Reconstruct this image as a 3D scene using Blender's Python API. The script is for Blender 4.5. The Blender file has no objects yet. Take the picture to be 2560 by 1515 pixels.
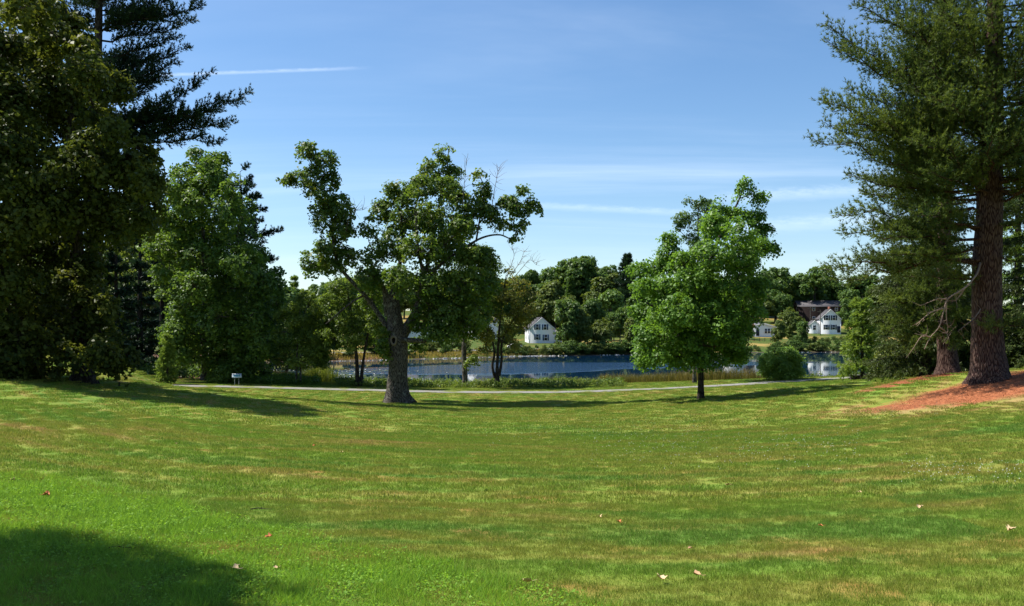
import bpy, bmesh, math, random
import numpy as np
from mathutils import Vector, noise as mnoise

S = bpy.context.scene
COL = S.collection
R = math.radians

# ------------------------------------------------------------------ camera
F, HY = 2217.0, 827.0            # focal length and eye level in photograph pixels
cam_d = bpy.data.cameras.new('camera'); cam = bpy.data.objects.new('camera', cam_d)
COL.objects.link(cam); S.camera = cam
cam.location = (0, 0, 0); cam.rotation_euler = (R(90), 0, 0)
cam_d.sensor_width = 36; cam_d.lens = F / 2560 * 36
cam_d.shift_y = (HY - 757.5) / 2560
cam_d.clip_start = 0.1; cam_d.clip_end = 12000

# ------------------------------------------------------------------ sky and sun
SUN_EL, SUN_BACK = 56.0, 14.0     # degrees up; degrees behind the left
sdir = Vector((-math.cos(R(SUN_BACK)) * math.cos(R(SUN_EL)), math.sin(R(SUN_BACK)) * math.cos(R(SUN_EL)), math.sin(R(SUN_EL))))
W = bpy.data.worlds.new('World'); S.world = W; W.use_nodes = True
nt = W.node_tree; N = nt.nodes; L = nt.links; N.clear()
out = N.new('ShaderNodeOutputWorld'); bg = N.new('ShaderNodeBackground'); bg.inputs[1].default_value = 0.085
sky = N.new('ShaderNodeTexSky'); sky.sky_type = 'NISHITA'; sky.sun_disc = False
sky.sun_elevation = R(SUN_EL); sky.sun_rotation = R(-(90 - SUN_BACK))
sky.altitude = 300; sky.air_density = 1.0; sky.dust_density = 0.45; sky.ozone_density = 2.5
def nd(tree, kind, **kw):
    n = tree.nodes.new(kind)
    for k, v in kw.items(): setattr(n, k, v)
    return n
def math_(tree, op, a, b=None, c=None, clamp=False):
    n = tree.nodes.new('ShaderNodeMath'); n.operation = op; n.use_clamp = clamp
    for i, v in enumerate((a, b, c)):
        if v is None: continue
        if isinstance(v, (int, float)): n.inputs[i].default_value = v
        else: tree.links.new(v, n.inputs[i])
    return n.outputs[0]
def mixc(tree, fac, a, b, mode='MIX'):
    n = tree.nodes.new('ShaderNodeMix'); n.data_type = 'RGBA'; n.blend_type = mode
    for s, v in ((n.inputs[0], fac), (n.inputs[6], a), (n.inputs[7], b)):
        if isinstance(v, (int, float)): s.default_value = v
        elif isinstance(v, tuple): s.default_value = (*v, 1) if len(v) == 3 else v
        else: tree.links.new(v, s)
    return n.outputs[2]
def ramp(tree, fac, lo, hi):
    n = tree.nodes.new('ShaderNodeMapRange'); n.interpolation_type = 'SMOOTHSTEP'
    tree.links.new(fac, n.inputs[0]); n.inputs[1].default_value = lo; n.inputs[2].default_value = hi
    return n.outputs[0]
def noise_(tree, vec, scale, detail=3, rough=.55, dist=0):
    n = tree.nodes.new('ShaderNodeTexNoise'); n.inputs['Scale'].default_value = scale
    n.inputs['Detail'].default_value = detail; n.inputs['Roughness'].default_value = rough; n.inputs['Distortion'].default_value = dist
    if vec is not None: tree.links.new(vec, n.inputs['Vector'])
    return n.outputs[0]
def comb(tree, x, y, z=0.0):
    n = tree.nodes.new('ShaderNodeCombineXYZ')
    for i, v in enumerate((x, y, z)):
        if isinstance(v, (int, float)): n.inputs[i].default_value = v
        else: tree.links.new(v, n.inputs[i])
    return n.outputs[0]
tc = N.new('ShaderNodeTexCoord'); sp = N.new('ShaderNodeSeparateXYZ'); L.new(tc.outputs['Generated'], sp.inputs[0])
dx, dy, dz = sp.outputs
zc_ = math_(nt, 'ADD', math_(nt, 'MAXIMUM', dz, 0.0), 0.09)
cx_ = math_(nt, 'DIVIDE', dx, zc_); cy_ = math_(nt, 'DIVIDE', dy, zc_)
# high thin cirrus drawn out along the wind, over the whole sky
wisp = noise_(nt, comb(nt, math_(nt, 'ADD', math_(nt, 'MULTIPLY', cx_, .22), math_(nt, 'MULTIPLY', cy_, .1)), math_(nt, 'MULTIPLY', cy_, .75)), 1.0, 7, .6, .5)
veil = noise_(nt, comb(nt, cx_, cy_), .33, 3, .5)
cirrus = math_(nt, 'MULTIPLY', ramp(nt, wisp, .42, .85), ramp(nt, veil, .3, .62))
# two dispersing vapour trails
az = math_(nt, 'DIVIDE', dx, math_(nt, 'MAXIMUM', dy, .05)); el = math_(nt, 'DIVIDE', dz, math_(nt, 'MAXIMUM', dy, .05))
fl = noise_(nt, comb(nt, math_(nt, 'MULTIPLY', az, 60), math_(nt, 'MULTIPLY', el, 200)), 1.0, 4, .7)
def trail(u0, u1, v0, v1, w, k):
    s = (v1 - v0) / (u1 - u0)
    line = math_(nt, 'ADD', math_(nt, 'MULTIPLY', az, s), v0 - s * u0)
    dist = math_(nt, 'ABSOLUTE', math_(nt, 'SUBTRACT', math_(nt, 'SUBTRACT', el, line), math_(nt, 'MULTIPLY', math_(nt, 'SUBTRACT', fl, .5), w * .9)))
    band = math_(nt, 'SUBTRACT', 1.0, ramp(nt, dist, 0, w))
    m = (u1 - u0) * .25
    ends = math_(nt, 'MULTIPLY', ramp(nt, az, u0, u0 + m), math_(nt, 'SUBTRACT', 1.0, ramp(nt, az, u1 - m, u1)))
    front = ramp(nt, dy, .1, .3)
    return math_(nt, 'MULTIPLY', math_(nt, 'MULTIPLY', band, math_(nt, 'MULTIPLY', ends, front)), math_(nt, 'MULTIPLY', fl, k))
t1 = trail(-.46, -.15, .286, .297, .003, .34); t2 = trail(-.02, .24, .1435, .131, .006, .24); t3 = trail(.2, .5, .148, .164, .011, .3); t4 = trail(.18, .5, .113, .13, .012, .26)
cl = math_(nt, 'ADD', math_(nt, 'MULTIPLY', cirrus, .42), math_(nt, 'ADD', math_(nt, 'ADD', t1, t2), math_(nt, 'ADD', t3, t4)), clamp=True)
hs = N.new('ShaderNodeHueSaturation'); hs.inputs['Saturation'].default_value = 1.16; L.new(sky.outputs[0], hs.inputs['Color'])
skyc = mixc(nt, cl, hs.outputs[0], (9.5, 10.2, 11.2))
L.new(skyc, bg.inputs[0]); L.new(bg.outputs[0], out.inputs[0])

sun_d = bpy.data.lights.new('sun', 'SUN'); sun_d.energy = 5.0; sun_d.angle = R(.53); sun_d.color = (1, .955, .87)
sun = bpy.data.objects.new('sun', sun_d); COL.objects.link(sun); sun.rotation_euler = (-sdir).to_track_quat('-Z', 'Y').to_euler()
sun.location = (-60, 40, 90)

vs = S.view_settings; vs.view_transform = 'Standard'; vs.look = 'None'; vs.exposure = 0.95; vs.gamma = 1; vs.use_curve_mapping = False
cy = S.cycles; cy.max_bounces = 6; cy.diffuse_bounces = 3; cy.glossy_bounces = 3; cy.transmission_bounces = 3; cy.transparent_max_bounces = 4
cy.caustics_reflective = False; cy.caustics_refractive = False; cy.sample_clamp_indirect = 6

# ------------------------------------------------------------------ helpers
def P(px, py, d): return np.array([(px - 1280) / F * d, d, (HY - py) / F * d])
def sm(a, b, x):
    t = np.clip((np.asarray(x, float) - a) / (b - a), 0, 1); return t * t * (3 - 2 * t)
def unit(v): return v / np.maximum(np.linalg.norm(v, axis=-1, keepdims=True), 1e-9)
def tag(o, label=None, cat=None, group=None, kind=None):
    if label: o['label'] = label
    if cat: o['category'] = cat
    if group: o['group'] = group
    if kind: o['kind'] = kind
    return o
def empty(name, loc, rz=0, label=None, cat=None, group=None):
    o = bpy.data.objects.new(name, None); COL.objects.link(o); o.empty_display_size = .3
    o.location = [float(a) for a in loc]; o.rotation_euler = (0, 0, rz)
    return tag(o, label, cat, group)

class MB:
    """collects faces with numpy; build() links them as one mesh object"""
    def __init__(s): s.v = []; s.f = []; s.n = 0; s.a = []
    def add(s, verts, faces, var=None):
        verts = np.asarray(verts, float).reshape(-1, 3); faces = np.asarray(faces, int)
        s.v.append(verts); s.f.append(faces + s.n); s.n += len(verts)
        s.a.append(np.zeros(len(verts)) if var is None else np.broadcast_to(np.asarray(var, float), (len(verts),)))
        return s
    def box(s, lo, hi):
        x0, y0, z0 = lo; x1, y1, z1 = hi
        return s.add([(x0,y0,z0),(x1,y0,z0),(x1,y1,z0),(x0,y1,z0),(x0,y0,z1),(x1,y0,z1),(x1,y1,z1),(x0,y1,z1)],
                     [(0,3,2,1),(4,5,6,7),(0,1,5,4),(1,2,6,5),(2,3,7,6),(3,0,4,7)])
    def tube(s, pts, rad, sides=8, ripple=0, flare=0, seed=0, cap=True):
        pts = np.asarray(pts, float); n = len(pts); rad = np.broadcast_to(np.asarray(rad, float), (n,))
        tan = np.gradient(pts, axis=0); tan = unit(tan)
        ref = np.array([1., 0, 0]) if abs(tan[0][0]) < .8 else np.array([0, 1., 0])
        th = np.arange(sides) / sides * 2 * math.pi
        V = []
        h0 = pts[0][2]
        for i in range(n):
            u = ref - tan[i] * np.dot(ref, tan[i]); u /= np.linalg.norm(u); ref = u; w = np.cross(tan[i], u)
            r = np.full(sides, rad[i])
            if ripple or flare:
                for k in range(sides):
                    c, sn = math.cos(th[k]), math.sin(th[k])
                    r[k] *= 1 + ripple * mnoise.noise((c * 2.2 + seed, sn * 2.2, pts[i][2] * .55)) + .5 * ripple * mnoise.noise((c * 5 + seed, sn * 5, pts[i][2] * 1.7))
                    if flare:
                        e = math.exp(-max(0, pts[i][2] - h0 - .2) / .5)
                        r[k] *= 1 + flare * e * (.45 + .55 * math.cos(5 * th[k] + seed + 1.3 * math.sin(2 * th[k])) + .4 * mnoise.noise((c * 1.5, sn * 1.5 + seed, 3)))
            V.append(pts[i] + np.outer(np.cos(th) * r, u) + np.outer(np.sin(th) * r, w))
        V = np.concatenate(V)
        k = np.arange(sides); k2 = (k + 1) % sides
        Fc = np.concatenate([np.stack([i*sides+k, i*sides+k2, (i+1)*sides+k2, (i+1)*sides+k], 1) for i in range(n-1)])
        s.add(V, Fc)
        if cap:
            t = len(V); s.add([*V[-sides:], pts[-1]], [(a, b, sides) for a, b in zip(k, k2)])
        return s
    def twigs(s, A, B, ra, rb):
        """many straight three-sided twigs at once"""
        A = np.asarray(A, float); B = np.asarray(B, float); m = len(A)
        if m == 0: return s
        t = unit(B - A); ref = np.where(np.abs(t[:, 2:3]) < .9, np.array([[0, 0, 1.]]), np.array([[1., 0, 0]]))
        u = unit(np.cross(t, ref)); w = np.cross(t, u); V = []
        for base, r in ((A, ra), (B, rb)):
            r = np.broadcast_to(np.asarray(r, float), (m,))[:, None]
            for k in range(3):
                a = k * 2.0944; V.append(base + (u * math.cos(a) + w * math.sin(a)) * r)
        V = np.stack(V, 1).reshape(-1, 3); o = (np.arange(m) * 6)[:, None, None]
        q = np.array([(0, 1, 4, 3), (1, 2, 5, 4), (2, 0, 3, 5)])[None]
        return s.add(V, (o + q).reshape(-1, 4))
    def leaves(s, c, nrm, size, var, rng, aspect=.72, fold=.16):
        m = len(c); nrm = unit(nrm); a = unit(np.cross(nrm, unit(rng.normal(size=(m, 3))))); b = np.cross(nrm, a)
        size = np.broadcast_to(size, (m,))[:, None]
        V = np.stack([c - a*size*.5, c + b*size*aspect*.5 + nrm*size*fold - a*size*.08, c + a*size*.5, c - b*size*aspect*.5 + nrm*size*fold - a*size*.08], 1).reshape(-1, 3)
        return s.add(V, np.arange(m * 4).reshape(-1, 4), np.repeat(var, 4))
    def needles(s, p, dr, length, width, k, spread, var, rng):
        m = len(p); p = np.repeat(p, k, 0); dr = np.repeat(unit(dr), k, 0)
        d2 = unit(dr + rng.normal(size=(m*k, 3)) * spread); w = unit(np.cross(d2, unit(rng.normal(size=(m*k, 3)))))
        ln = length * rng.uniform(.7, 1.15, (m*k, 1))
        V = np.stack([p + w*width*.5, p - w*width*.5, p + d2*ln], 1).reshape(-1, 3)
        return s.add(V, np.arange(m*k*3).reshape(-1, 3), np.repeat(np.repeat(var, k) + rng.uniform(-.12, .12, m*k), 3))
    def build(s, name, mat, parent=None, smooth=False):
        v = np.concatenate(s.v); me = bpy.data.meshes.new(name)
        lt = np.concatenate([np.full(len(f), f.shape[1]) for f in s.f]); li = np.concatenate([f.ravel() for f in s.f])
        me.vertices.add(len(v)); me.vertices.foreach_set('co', v.astype(np.float32).ravel())
        me.loops.add(len(li)); me.loops.foreach_set('vertex_index', li.astype(np.int32))
        me.polygons.add(len(lt)); me.polygons.foreach_set('loop_start', np.concatenate([[0], np.cumsum(lt)[:-1]]).astype(np.int32))
        me.polygons.foreach_set('loop_total', lt.astype(np.int32))
        if smooth: me.polygons.foreach_set('use_smooth', np.ones(len(lt), bool))
        at = me.attributes.new('tone', 'FLOAT', 'POINT'); at.data.foreach_set('value', np.concatenate(s.a).astype(np.float32))
        me.update(calc_edges=True); me.validate()
        if mat: me.materials.append(mat)
        o = bpy.data.objects.new(name, me); COL.objects.link(o); o.parent = parent
        return o

# ------------------------------------------------------------------ materials
def newmat(name):
    m = bpy.data.materials.new(name); m.use_nodes = True; t = m.node_tree; t.nodes.clear()
    o = t.nodes.new('ShaderNodeOutputMaterial'); return m, t, o
def pbsdf(t, col=None, rough=.8, spec=.25):
    b = t.nodes.new('ShaderNodeBsdfPrincipled'); b.inputs['Roughness'].default_value = rough; b.inputs['Specular IOR Level'].default_value = spec
    if col is not None:
        if isinstance(col, tuple): b.inputs['Base Color'].default_value = (*col, 1)
        else: t.links.new(col, b.inputs['Base Color'])
    return b
def wpos(t):
    g = t.nodes.new('ShaderNodeNewGeometry'); return g.outputs['Position']
def attr(t, name):
    a = t.nodes.new('ShaderNodeAttribute'); a.attribute_name = name; return a.outputs['Fac']
def bump(t, h, strength, dist, bsdf):
    b = t.nodes.new('ShaderNodeBump'); b.inputs['Strength'].default_value = strength; b.inputs['Distance'].default_value = dist
    t.links.new(h, b.inputs['Height']); t.links.new(b.outputs[0], bsdf.inputs['Normal'])
def leafmat(name, dark, light, trans=.4, gloss=.22, warm=None):
    m, t, o = newmat(name)
    tone = attr(t, 'tone')
    big = noise_(t, wpos(t), .35, 2)
    f = math_(t, 'ADD', math_(t, 'MULTIPLY', tone, .75), math_(t, 'MULTIPLY', math_(t, 'SUBTRACT', big, .35), .6), clamp=True)
    c = mixc(t, f, dark, light)
    if warm: c = mixc(t, math_(t, 'MULTIPLY', ramp(t, tone, .8, 1.05), .6), c, warm)
    b = pbsdf(t, c, .48, gloss)
    tr = t.nodes.new('ShaderNodeBsdfTranslucent')
    t.links.new(mixc(t, .55, c, mixc(t, 1.0, c, (1.9, 1.75, .5), 'MULTIPLY')), tr.inputs[0])
    mx = t.nodes.new('ShaderNodeMixShader'); mx.inputs[0].default_value = trans
    t.links.new(b.outputs[0], mx.inputs[1]); t.links.new(tr.outputs[0], mx.inputs[2]); t.links.new(mx.outputs[0], o.inputs[0])
    return m
def barkmat(name, c1, c2, sc=1.0, lichen=None):
    m, t, o = newmat(name)
    tcn = t.nodes.new('ShaderNodeTexCoord'); mp = t.nodes.new('ShaderNodeMapping'); mp.inputs['Scale'].default_value = (9*sc, 9*sc, 1.3*sc)
    t.links.new(tcn.outputs['Object'], mp.inputs[0])
    n1 = noise_(t, mp.outputs[0], 1.0, 6, .65, .6)
    vo = t.nodes.new('ShaderNodeTexVoronoi'); vo.feature = 'DISTANCE_TO_EDGE'; vo.inputs['Scale'].default_value = 1.1; t.links.new(mp.outputs[0], vo.inputs[0])
    h = math_(t, 'ADD', math_(t, 'MULTIPLY', n1, .6), math_(t, 'MULTIPLY', ramp(t, vo.outputs[0], 0, .25), .6))
    c = mixc(t, ramp(t, h, .3, .95), c1, c2)
    if lichen:
        l = noise_(t, tcn.outputs['Object'], 3.2, 5, .65)
        c = mixc(t, math_(t, 'MULTIPLY', ramp(t, l, .56, .66), .75), c, lichen)
    b = pbsdf(t, c, .9, .15); bump(t, h, .9, .06, b); t.links.new(b.outputs[0], o.inputs[0]); return m
def plain(name, col, rough=.7, spec=.3, var=.12, scale=4.0):
    m, t, o = newmat(name)
    tcn = t.nodes.new('ShaderNodeTexCoord')
    n1 = noise_(t, tcn.outputs['Object'], scale, 5, .6)
    c = mixc(t, n1, tuple(a * (1 - var) for a in col), tuple(min(1, a * (1 + var)) for a in col))
    b = pbsdf(t, c, rough, spec); bump(t, n1, .15, .02, b); t.links.new(b.outputs[0], o.inputs[0]); return m

M = {}
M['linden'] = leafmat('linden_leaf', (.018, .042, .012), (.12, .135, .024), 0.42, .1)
M['maple'] = leafmat('maple_leaf', (.034, .085, .018), (.15, .22, .034), 0.48, .3, (.2, .16, .03))
M['oak'] = leafmat('oak_leaf', (.05, .125, .022), (.17, .30, .042), 0.48, .3)
M['wood_tree'] = leafmat('woodland_leaf', (.036, .09, .02), (.15, .23, .036), 0.46)
M['shore_tree'] = leafmat('shore_leaf', (.045, .095, .02), (.175, .235, .04), 0.48)
M['olive'] = leafmat('olive_leaf', (.065, .095, .018), (.23, .22, .04), 0.48, .25, (.22, .13, .03))
M['far_a'] = leafmat('far_leaf_a', (.03, .075, .02), (.125, .20, .036), .36)
M['far_b'] = leafmat('far_leaf_b', (.045, .085, .02), (.16, .20, .04), .36) #(0.0405, 0.08775, 0.0243), (0.135, 0.1958, 0.0405), .3)
M['far_c'] = leafmat('far_leaf_c', (0.0585, 0.1235, 0.0286), (0.169, 0.26, 0.052), .3)
M['russet'] = leafmat('russet_leaf', (0.11, 0.075, 0.03), (0.24, 0.16, 0.06), .3)
M['pine'] = leafmat('pine_needle', (.018, .048, .016), (.15, .195, .046), 0.4, .2)
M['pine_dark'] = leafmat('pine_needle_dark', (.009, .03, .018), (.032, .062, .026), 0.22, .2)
M['spruce'] = leafmat('spruce_needle', (.02, .05, .015), (.12, .145, .038), 0.3, .2)
M['hemlock'] = leafmat('hemlock_needle', (.065, .135, .026), (.23, .31, .065), 0.4, .2)
M['shrub'] = leafmat('shrub_leaf', (.06, .14, .026), (.21, .31, .058), .46, .2)
M['yellow_shrub'] = leafmat('yellow_shrub_leaf', (0.06, 0.102, 0.0192), (0.24, 0.264, 0.042), .42, .3)
M['reed'] = leafmat('reed_blade', (0.075, 0.085, 0.02), (0.2, 0.155, 0.05), .35, .15)
M['bank'] = leafmat('bank_leaf', (0.045, 0.095, 0.02), (0.18, 0.23, 0.05), .4, .25)
M['gold'] = leafmat('golden_grass', (0.14, 0.125, 0.03), (0.36, 0.27, 0.09), .35, .15)
M['clover'] = leafmat('clover_leaf', (.09, .2, .022), (.24, .40, .055), .45, .05)
M['bark_maple'] = barkmat('maple_bark', (.028, .023, .02), (.17, .145, .125), 1.9, (.24, .25, .20))
M['bark_dark'] = barkmat('dark_bark', (.018, .014, .012), (.075, .062, .052), 1.6)
M['bark_pine'] = barkmat('pine_bark', (.03, .014, .012), (.12, .075, .06), 1.9)
M['bark_grey'] = barkmat('grey_bark', (.03, .027, .022), (.16, .145, .12), 1.2, (.22, .24, .19))
M['dead'] = plain('dead_wood', (.22, .155, .12), .9, .1)
M['hole'] = plain('hollow_shade_and_black', (.006, .005, .004), 1, 0)  # near-black stands in for the dark of the hollow; also tyres and wire
M['callus'] = plain('callus_wood', (.19, .155, .125), .9, .1, .3)

# ------------------------------------------------------------------ terrain
WATER = -5.6
_ys = np.arange(-60, 130, .5)
_zt = np.interp(_ys, [-60, -10, 0, 6, 20, 36, 60, 70, 76, 86, 95], [-1.2, -1.45, -1.66, -1.95, -2.85, -3.92, -5.1, -5.06, -5.02, -5.15, -5.3])
_k = np.exp(-.5 * (np.arange(-20, 21) * .5 / 3) ** 2); _k /= _k.sum()
_zt = np.convolve(np.pad(_zt, 20, 'edge'), _k, 'valid')
def far_y(x): return np.interp(x, [-90, -60, -35, -20, -3, 10, 30, 61, 90, 150], [138, 148, 161, 174, 191, 197, 207, 227, 231, 234]) + 1.6*np.sin(np.asarray(x)*.11) + .9*np.sin(np.asarray(x)*.31+1)
def shore(x, y):
    yn = 89.5 + 1.1*np.sin(x*.13) + .7*np.sin(x*.37+1) ; yf = far_y(x)
    xl = np.interp(y, [80, 90, 97, 110, 130, 180, 235], [-17, -19, -23, -28, -36, -52, -75]) + 1.0*np.sin(y*.23)
    return np.minimum(np.minimum(y - yn, yf - y), np.minimum(x - xl, 150 - x))      # > 0 in the lake
def gz(x, y):
    x = np.asarray(x, float); y = np.asarray(y, float)
    z = np.interp(y, _ys, _zt); q = 34 * np.tanh(np.abs(x) / 34)
    tp = sm(59, 76, y)
    a0_ = 50 + 15*sm(22, 31, -x); tl = sm(0, 13, y - a0_)
    z = z + np.where(x < 0, .0047 * (1 - .84*tl), .0037 * (1 - .62*tp)) * q * q * sm(-12, 14, y)
    z = z + .95 * np.exp(-((x-22.5)/6.5)**2 - ((y-37.5)/8.5)**2) + .35 * np.exp(-((x-21.8)/3)**2 - ((y-46)/4)**2)
    m = shore(x, y); o = np.maximum(-m, 0)
    hill = -5.42 + np.interp(o, [0, 3, 30, 70, 180, 400], [0, .5, 2.0, 4.7, 15.5, 19]) * (.45 + .62*sm(8, 62, x) + .4*sm(70, 140, o)*(1-sm(8, 62, x)))
    z = z + (hill - z) * np.maximum(sm(82, 102, y), 0)
    z = z + (-5.5 - z) * sm(-4.5, 0, m)
    return np.where(m > 0, -5.5 - .14 * np.minimum(m, 14), z)
def gz1(x, y): return float(gz(np.array([x]), np.array([y]))[0])
rng0 = np.random.default_rng(7)
def vnoise(x, y, s, seed=0):
    return np.array([mnoise.noise((a*s+seed, b*s, seed*.7)) for a, b in zip(np.ravel(x), np.ravel(y))]).reshape(np.shape(x))
def needle_zone(x, y):
    a = ((x-20.3)/7.6)**2 + ((y-34.0-.12*(x-20))/3.6)**2; b = ((x-21.0)/4.6)**2 + ((y-44.5)/2.2)**2
    return np.maximum(1 - a, 1 - b)
def woods_zone(x, y):
    return sm(-1.5, 2, np.minimum(np.minimum(y - 80.5 + .12*np.maximum(-x-30, 0)*3, -x - 19), 175 - y))
gx = np.concatenate([[-3000, -1500, -800, -450, -300, -220], np.arange(-170, -50, 5), np.arange(-50, 50, .8), np.arange(50, 170, 5), [170, 220, 300, 450, 800, 1500, 3000]])
gy = np.concatenate([[-1500, -500, -200, -100, -60, -35], np.arange(-20, 102, .8), np.arange(102, 420, 3.5), [430, 500, 600, 800, 1200, 2000, 4000]])
X, Y = np.meshgrid(gx, gy); Z = gz(X, Y); nx, ny = len(gx), len(gy)
i, j = np.meshgrid(np.arange(nx-1), np.arange(ny-1)); a = (j*nx + i).ravel()
gm = MB().add(np.stack([X, Y, Z], -1).reshape(-1, 3), np.stack([a, a+1, a+nx+1, a+nx], 1))

lawn = bpy.data.node_groups.new('lawn_colour', 'ShaderNodeTree')      # the same turf colour for the soil sheet and the blades
lawn.interface.new_socket('Color', in_out='OUTPUT', socket_type='NodeSocketColor')
go = lawn.nodes.new('NodeGroupOutput'); pos = wpos(lawn); sx = lawn.nodes.new('ShaderNodeSeparateXYZ'); lawn.links.new(pos, sx.inputs[0])
ux = math_(lawn, 'SUBTRACT', sx.outputs[0], 5.0); uy = math_(lawn, 'MULTIPLY', math_(lawn, 'SUBTRACT', sx.outputs[1], 62.0), .8)
wob = noise_(lawn, pos, .08, 2)
rr = math_(lawn, 'ADD', math_(lawn, 'SQRT', math_(lawn, 'ADD', math_(lawn, 'MULTIPLY', ux, ux), math_(lawn, 'MULTIPLY', uy, uy))), math_(lawn, 'MULTIPLY', wob, 5.0))
an = math_(lawn, 'MULTIPLY', math_(lawn, 'ARCTAN2', ux, uy), 4.0)
st = noise_(lawn, comb(lawn, rr, an), 1.25, 5, .62)
st2 = noise_(lawn, comb(lawn, rr, math_(lawn, 'MULTIPLY', an, 1.7), 7.0), 2.6, 3, .6)
pa = noise_(lawn, pos, .16, 4, .6); fi = noise_(lawn, pos, 5.0, 3, .7)
dry = math_(lawn, 'ADD', math_(lawn, 'ADD', math_(lawn, 'MULTIPLY', st, .62), math_(lawn, 'MULTIPLY', st2, .3)), math_(lawn, 'ADD', math_(lawn, 'MULTIPLY', pa, .3), math_(lawn, 'MULTIPLY', fi, .12)))
mx_ = math_(lawn, 'MULTIPLY', math_(lawn, 'SUBTRACT', sx.outputs[0], 18.0), .11); my_ = math_(lawn, 'MULTIPLY', math_(lawn, 'SUBTRACT', sx.outputs[1], 33.0), .15)
mound = math_(lawn, 'MAXIMUM', math_(lawn, 'SUBTRACT', 1.0, math_(lawn, 'ADD', math_(lawn, 'MULTIPLY', mx_, mx_), math_(lawn, 'MULTIPLY', my_, my_))), 0.0)
dry = math_(lawn, 'ADD', dry, math_(lawn, 'MULTIPLY', mound, .17))       # thin dry turf on the mound under the pines
lush = mixc(lawn, ramp(lawn, noise_(lawn, comb(lawn, rr, an, 3.0), .7, 4), .4, .64), (.145, .235, .024), (.105, .205, .026))
mid_ = mixc(lawn, ramp(lawn, dry, .6, .73), lush, (.205, .235, .036))
turf = mixc(lawn, ramp(lawn, dry, .72, .86), mid_, (.35, .25, .095))
lawn.links.new(turf, go.inputs[0])
def lawn_col(t):
    g = t.nodes.new('ShaderNodeGroup'); g.node_tree = lawn; return g.outputs[0]

gmat, t, o = newmat('ground_soil_and_turf')
ps = wpos(t)
col = mixc(t, .25, lawn_col(t), (.05, .055, .02))
wn = noise_(t, ps, .9, 4); fn = noise_(t, ps, .05, 4)
def zone(name, w=.35): return math_(t, 'ADD', attr(t, name), math_(t, 'MULTIPLY', math_(t, 'SUBTRACT', wn, .5), w*2))
farc = mixc(t, ramp(t, noise_(t, ps, .045, 4, .6), .5, .64), (.05, .085, .016), (.24, .18, .055))  # green darkened here to stand for the shade of the far trees
col = mixc(t, attr(t, 'far'), col, farc)
col = mixc(t, ramp(t, zone('woods'), .4, .7), col, mixc(t, wn, (.05, .028, .018), (.13, .075, .045)))
col = mixc(t, ramp(t, zone('needle', .8), .0, .6), col, mixc(t, noise_(t, ps, 9, 4, .7), (.22, .068, .032), (.46, .18, .08)))
col = mixc(t, ramp(t, zone('mud', .2), .4, .7), col, (.05, .042, .025))
b = pbsdf(t, col, .95, .1); bump(t, noise_(t, ps, 14, 4, .7), .5, .04, b); t.links.new(b.outputs[0], o.inputs[0])
ground = gm.build('ground', gmat, None, True); tag(ground, 'wide mown lawn dipping to the lake, with dry streaks', 'ground', kind='structure')
def vattr(name, arr):
    at = ground.data.attributes.new(name, 'FLOAT', 'POINT'); at.data.foreach_set('value', np.ascontiguousarray(arr, np.float32).ravel())
vattr('needle', np.clip(needle_zone(X, Y), 0, 1)); vattr('woods', woods_zone(X, Y))
sh = shore(X, Y)
vattr('far', sm(97, 104, Y)); vattr('mud', sm(-2.2, -.6, sh))

# lake
wm, t, o = newmat('lake_water'); ps = wpos(t); sx = t.nodes.new('ShaderNodeSeparateXYZ'); t.links.new(ps, sx.inputs[0])
wx, wy = sx.outputs[0], sx.outputs[1]
edge = math_(t, 'MULTIPLY', math_(t, 'SUBTRACT', noise_(t, comb(t, math_(t, 'MULTIPLY', wx, .03), math_(t, 'MULTIPLY', wy, .12)), 1.0, 4), .5), 18)
lo = math_(t, 'ADD', math_(t, 'ADD', 115.0, math_(t, 'MULTIPLY', math_(t, 'MAXIMUM', wx, 0.0), .8)), edge)
hi = math_(t, 'ADD', math_(t, 'SUBTRACT', 156.0, math_(t, 'MULTIPLY', math_(t, 'MAXIMUM', math_(t, 'MULTIPLY', wx, -1.0), 0.0), 1.2)), edge)
br = math_(t, 'MULTIPLY', ramp(t, math_(t, 'SUBTRACT', wy, lo), -1.5, 2.5), math_(t, 'SUBTRACT', 1.0, ramp(t, math_(t, 'SUBTRACT', wy, hi), -2, 5)))
calm = noise_(t, comb(t, math_(t, 'MULTIPLY', wx, .25), wy), .5, 3)
rip = noise_(t, comb(t, math_(t, 'MULTIPLY', wx, .8), math_(t, 'MULTIPLY', wy, 1.0)), 1.5, 4, .6)
h = math_(t, 'ADD', math_(t, 'MULTIPLY', calm, .003), math_(t, 'MULTIPLY', rip, math_(t, 'MULTIPLY', br, .36)))
b = pbsdf(t, (.004, .024, .06), .03, .5); b.inputs['IOR'].default_value = 1.333
bump(t, h, 1.0, 1.0, b); t.links.new(b.outputs[0], o.inputs[0])
lake = MB().add([(-110, 82, WATER), (170, 82, WATER), (170, 250, WATER), (-110, 250, WATER)], [(0, 1, 2, 3)]).build('lake_water', wm)
tag(lake, 'still dark lake with a wind-rippled blue band', 'lake', kind='structure')

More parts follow.
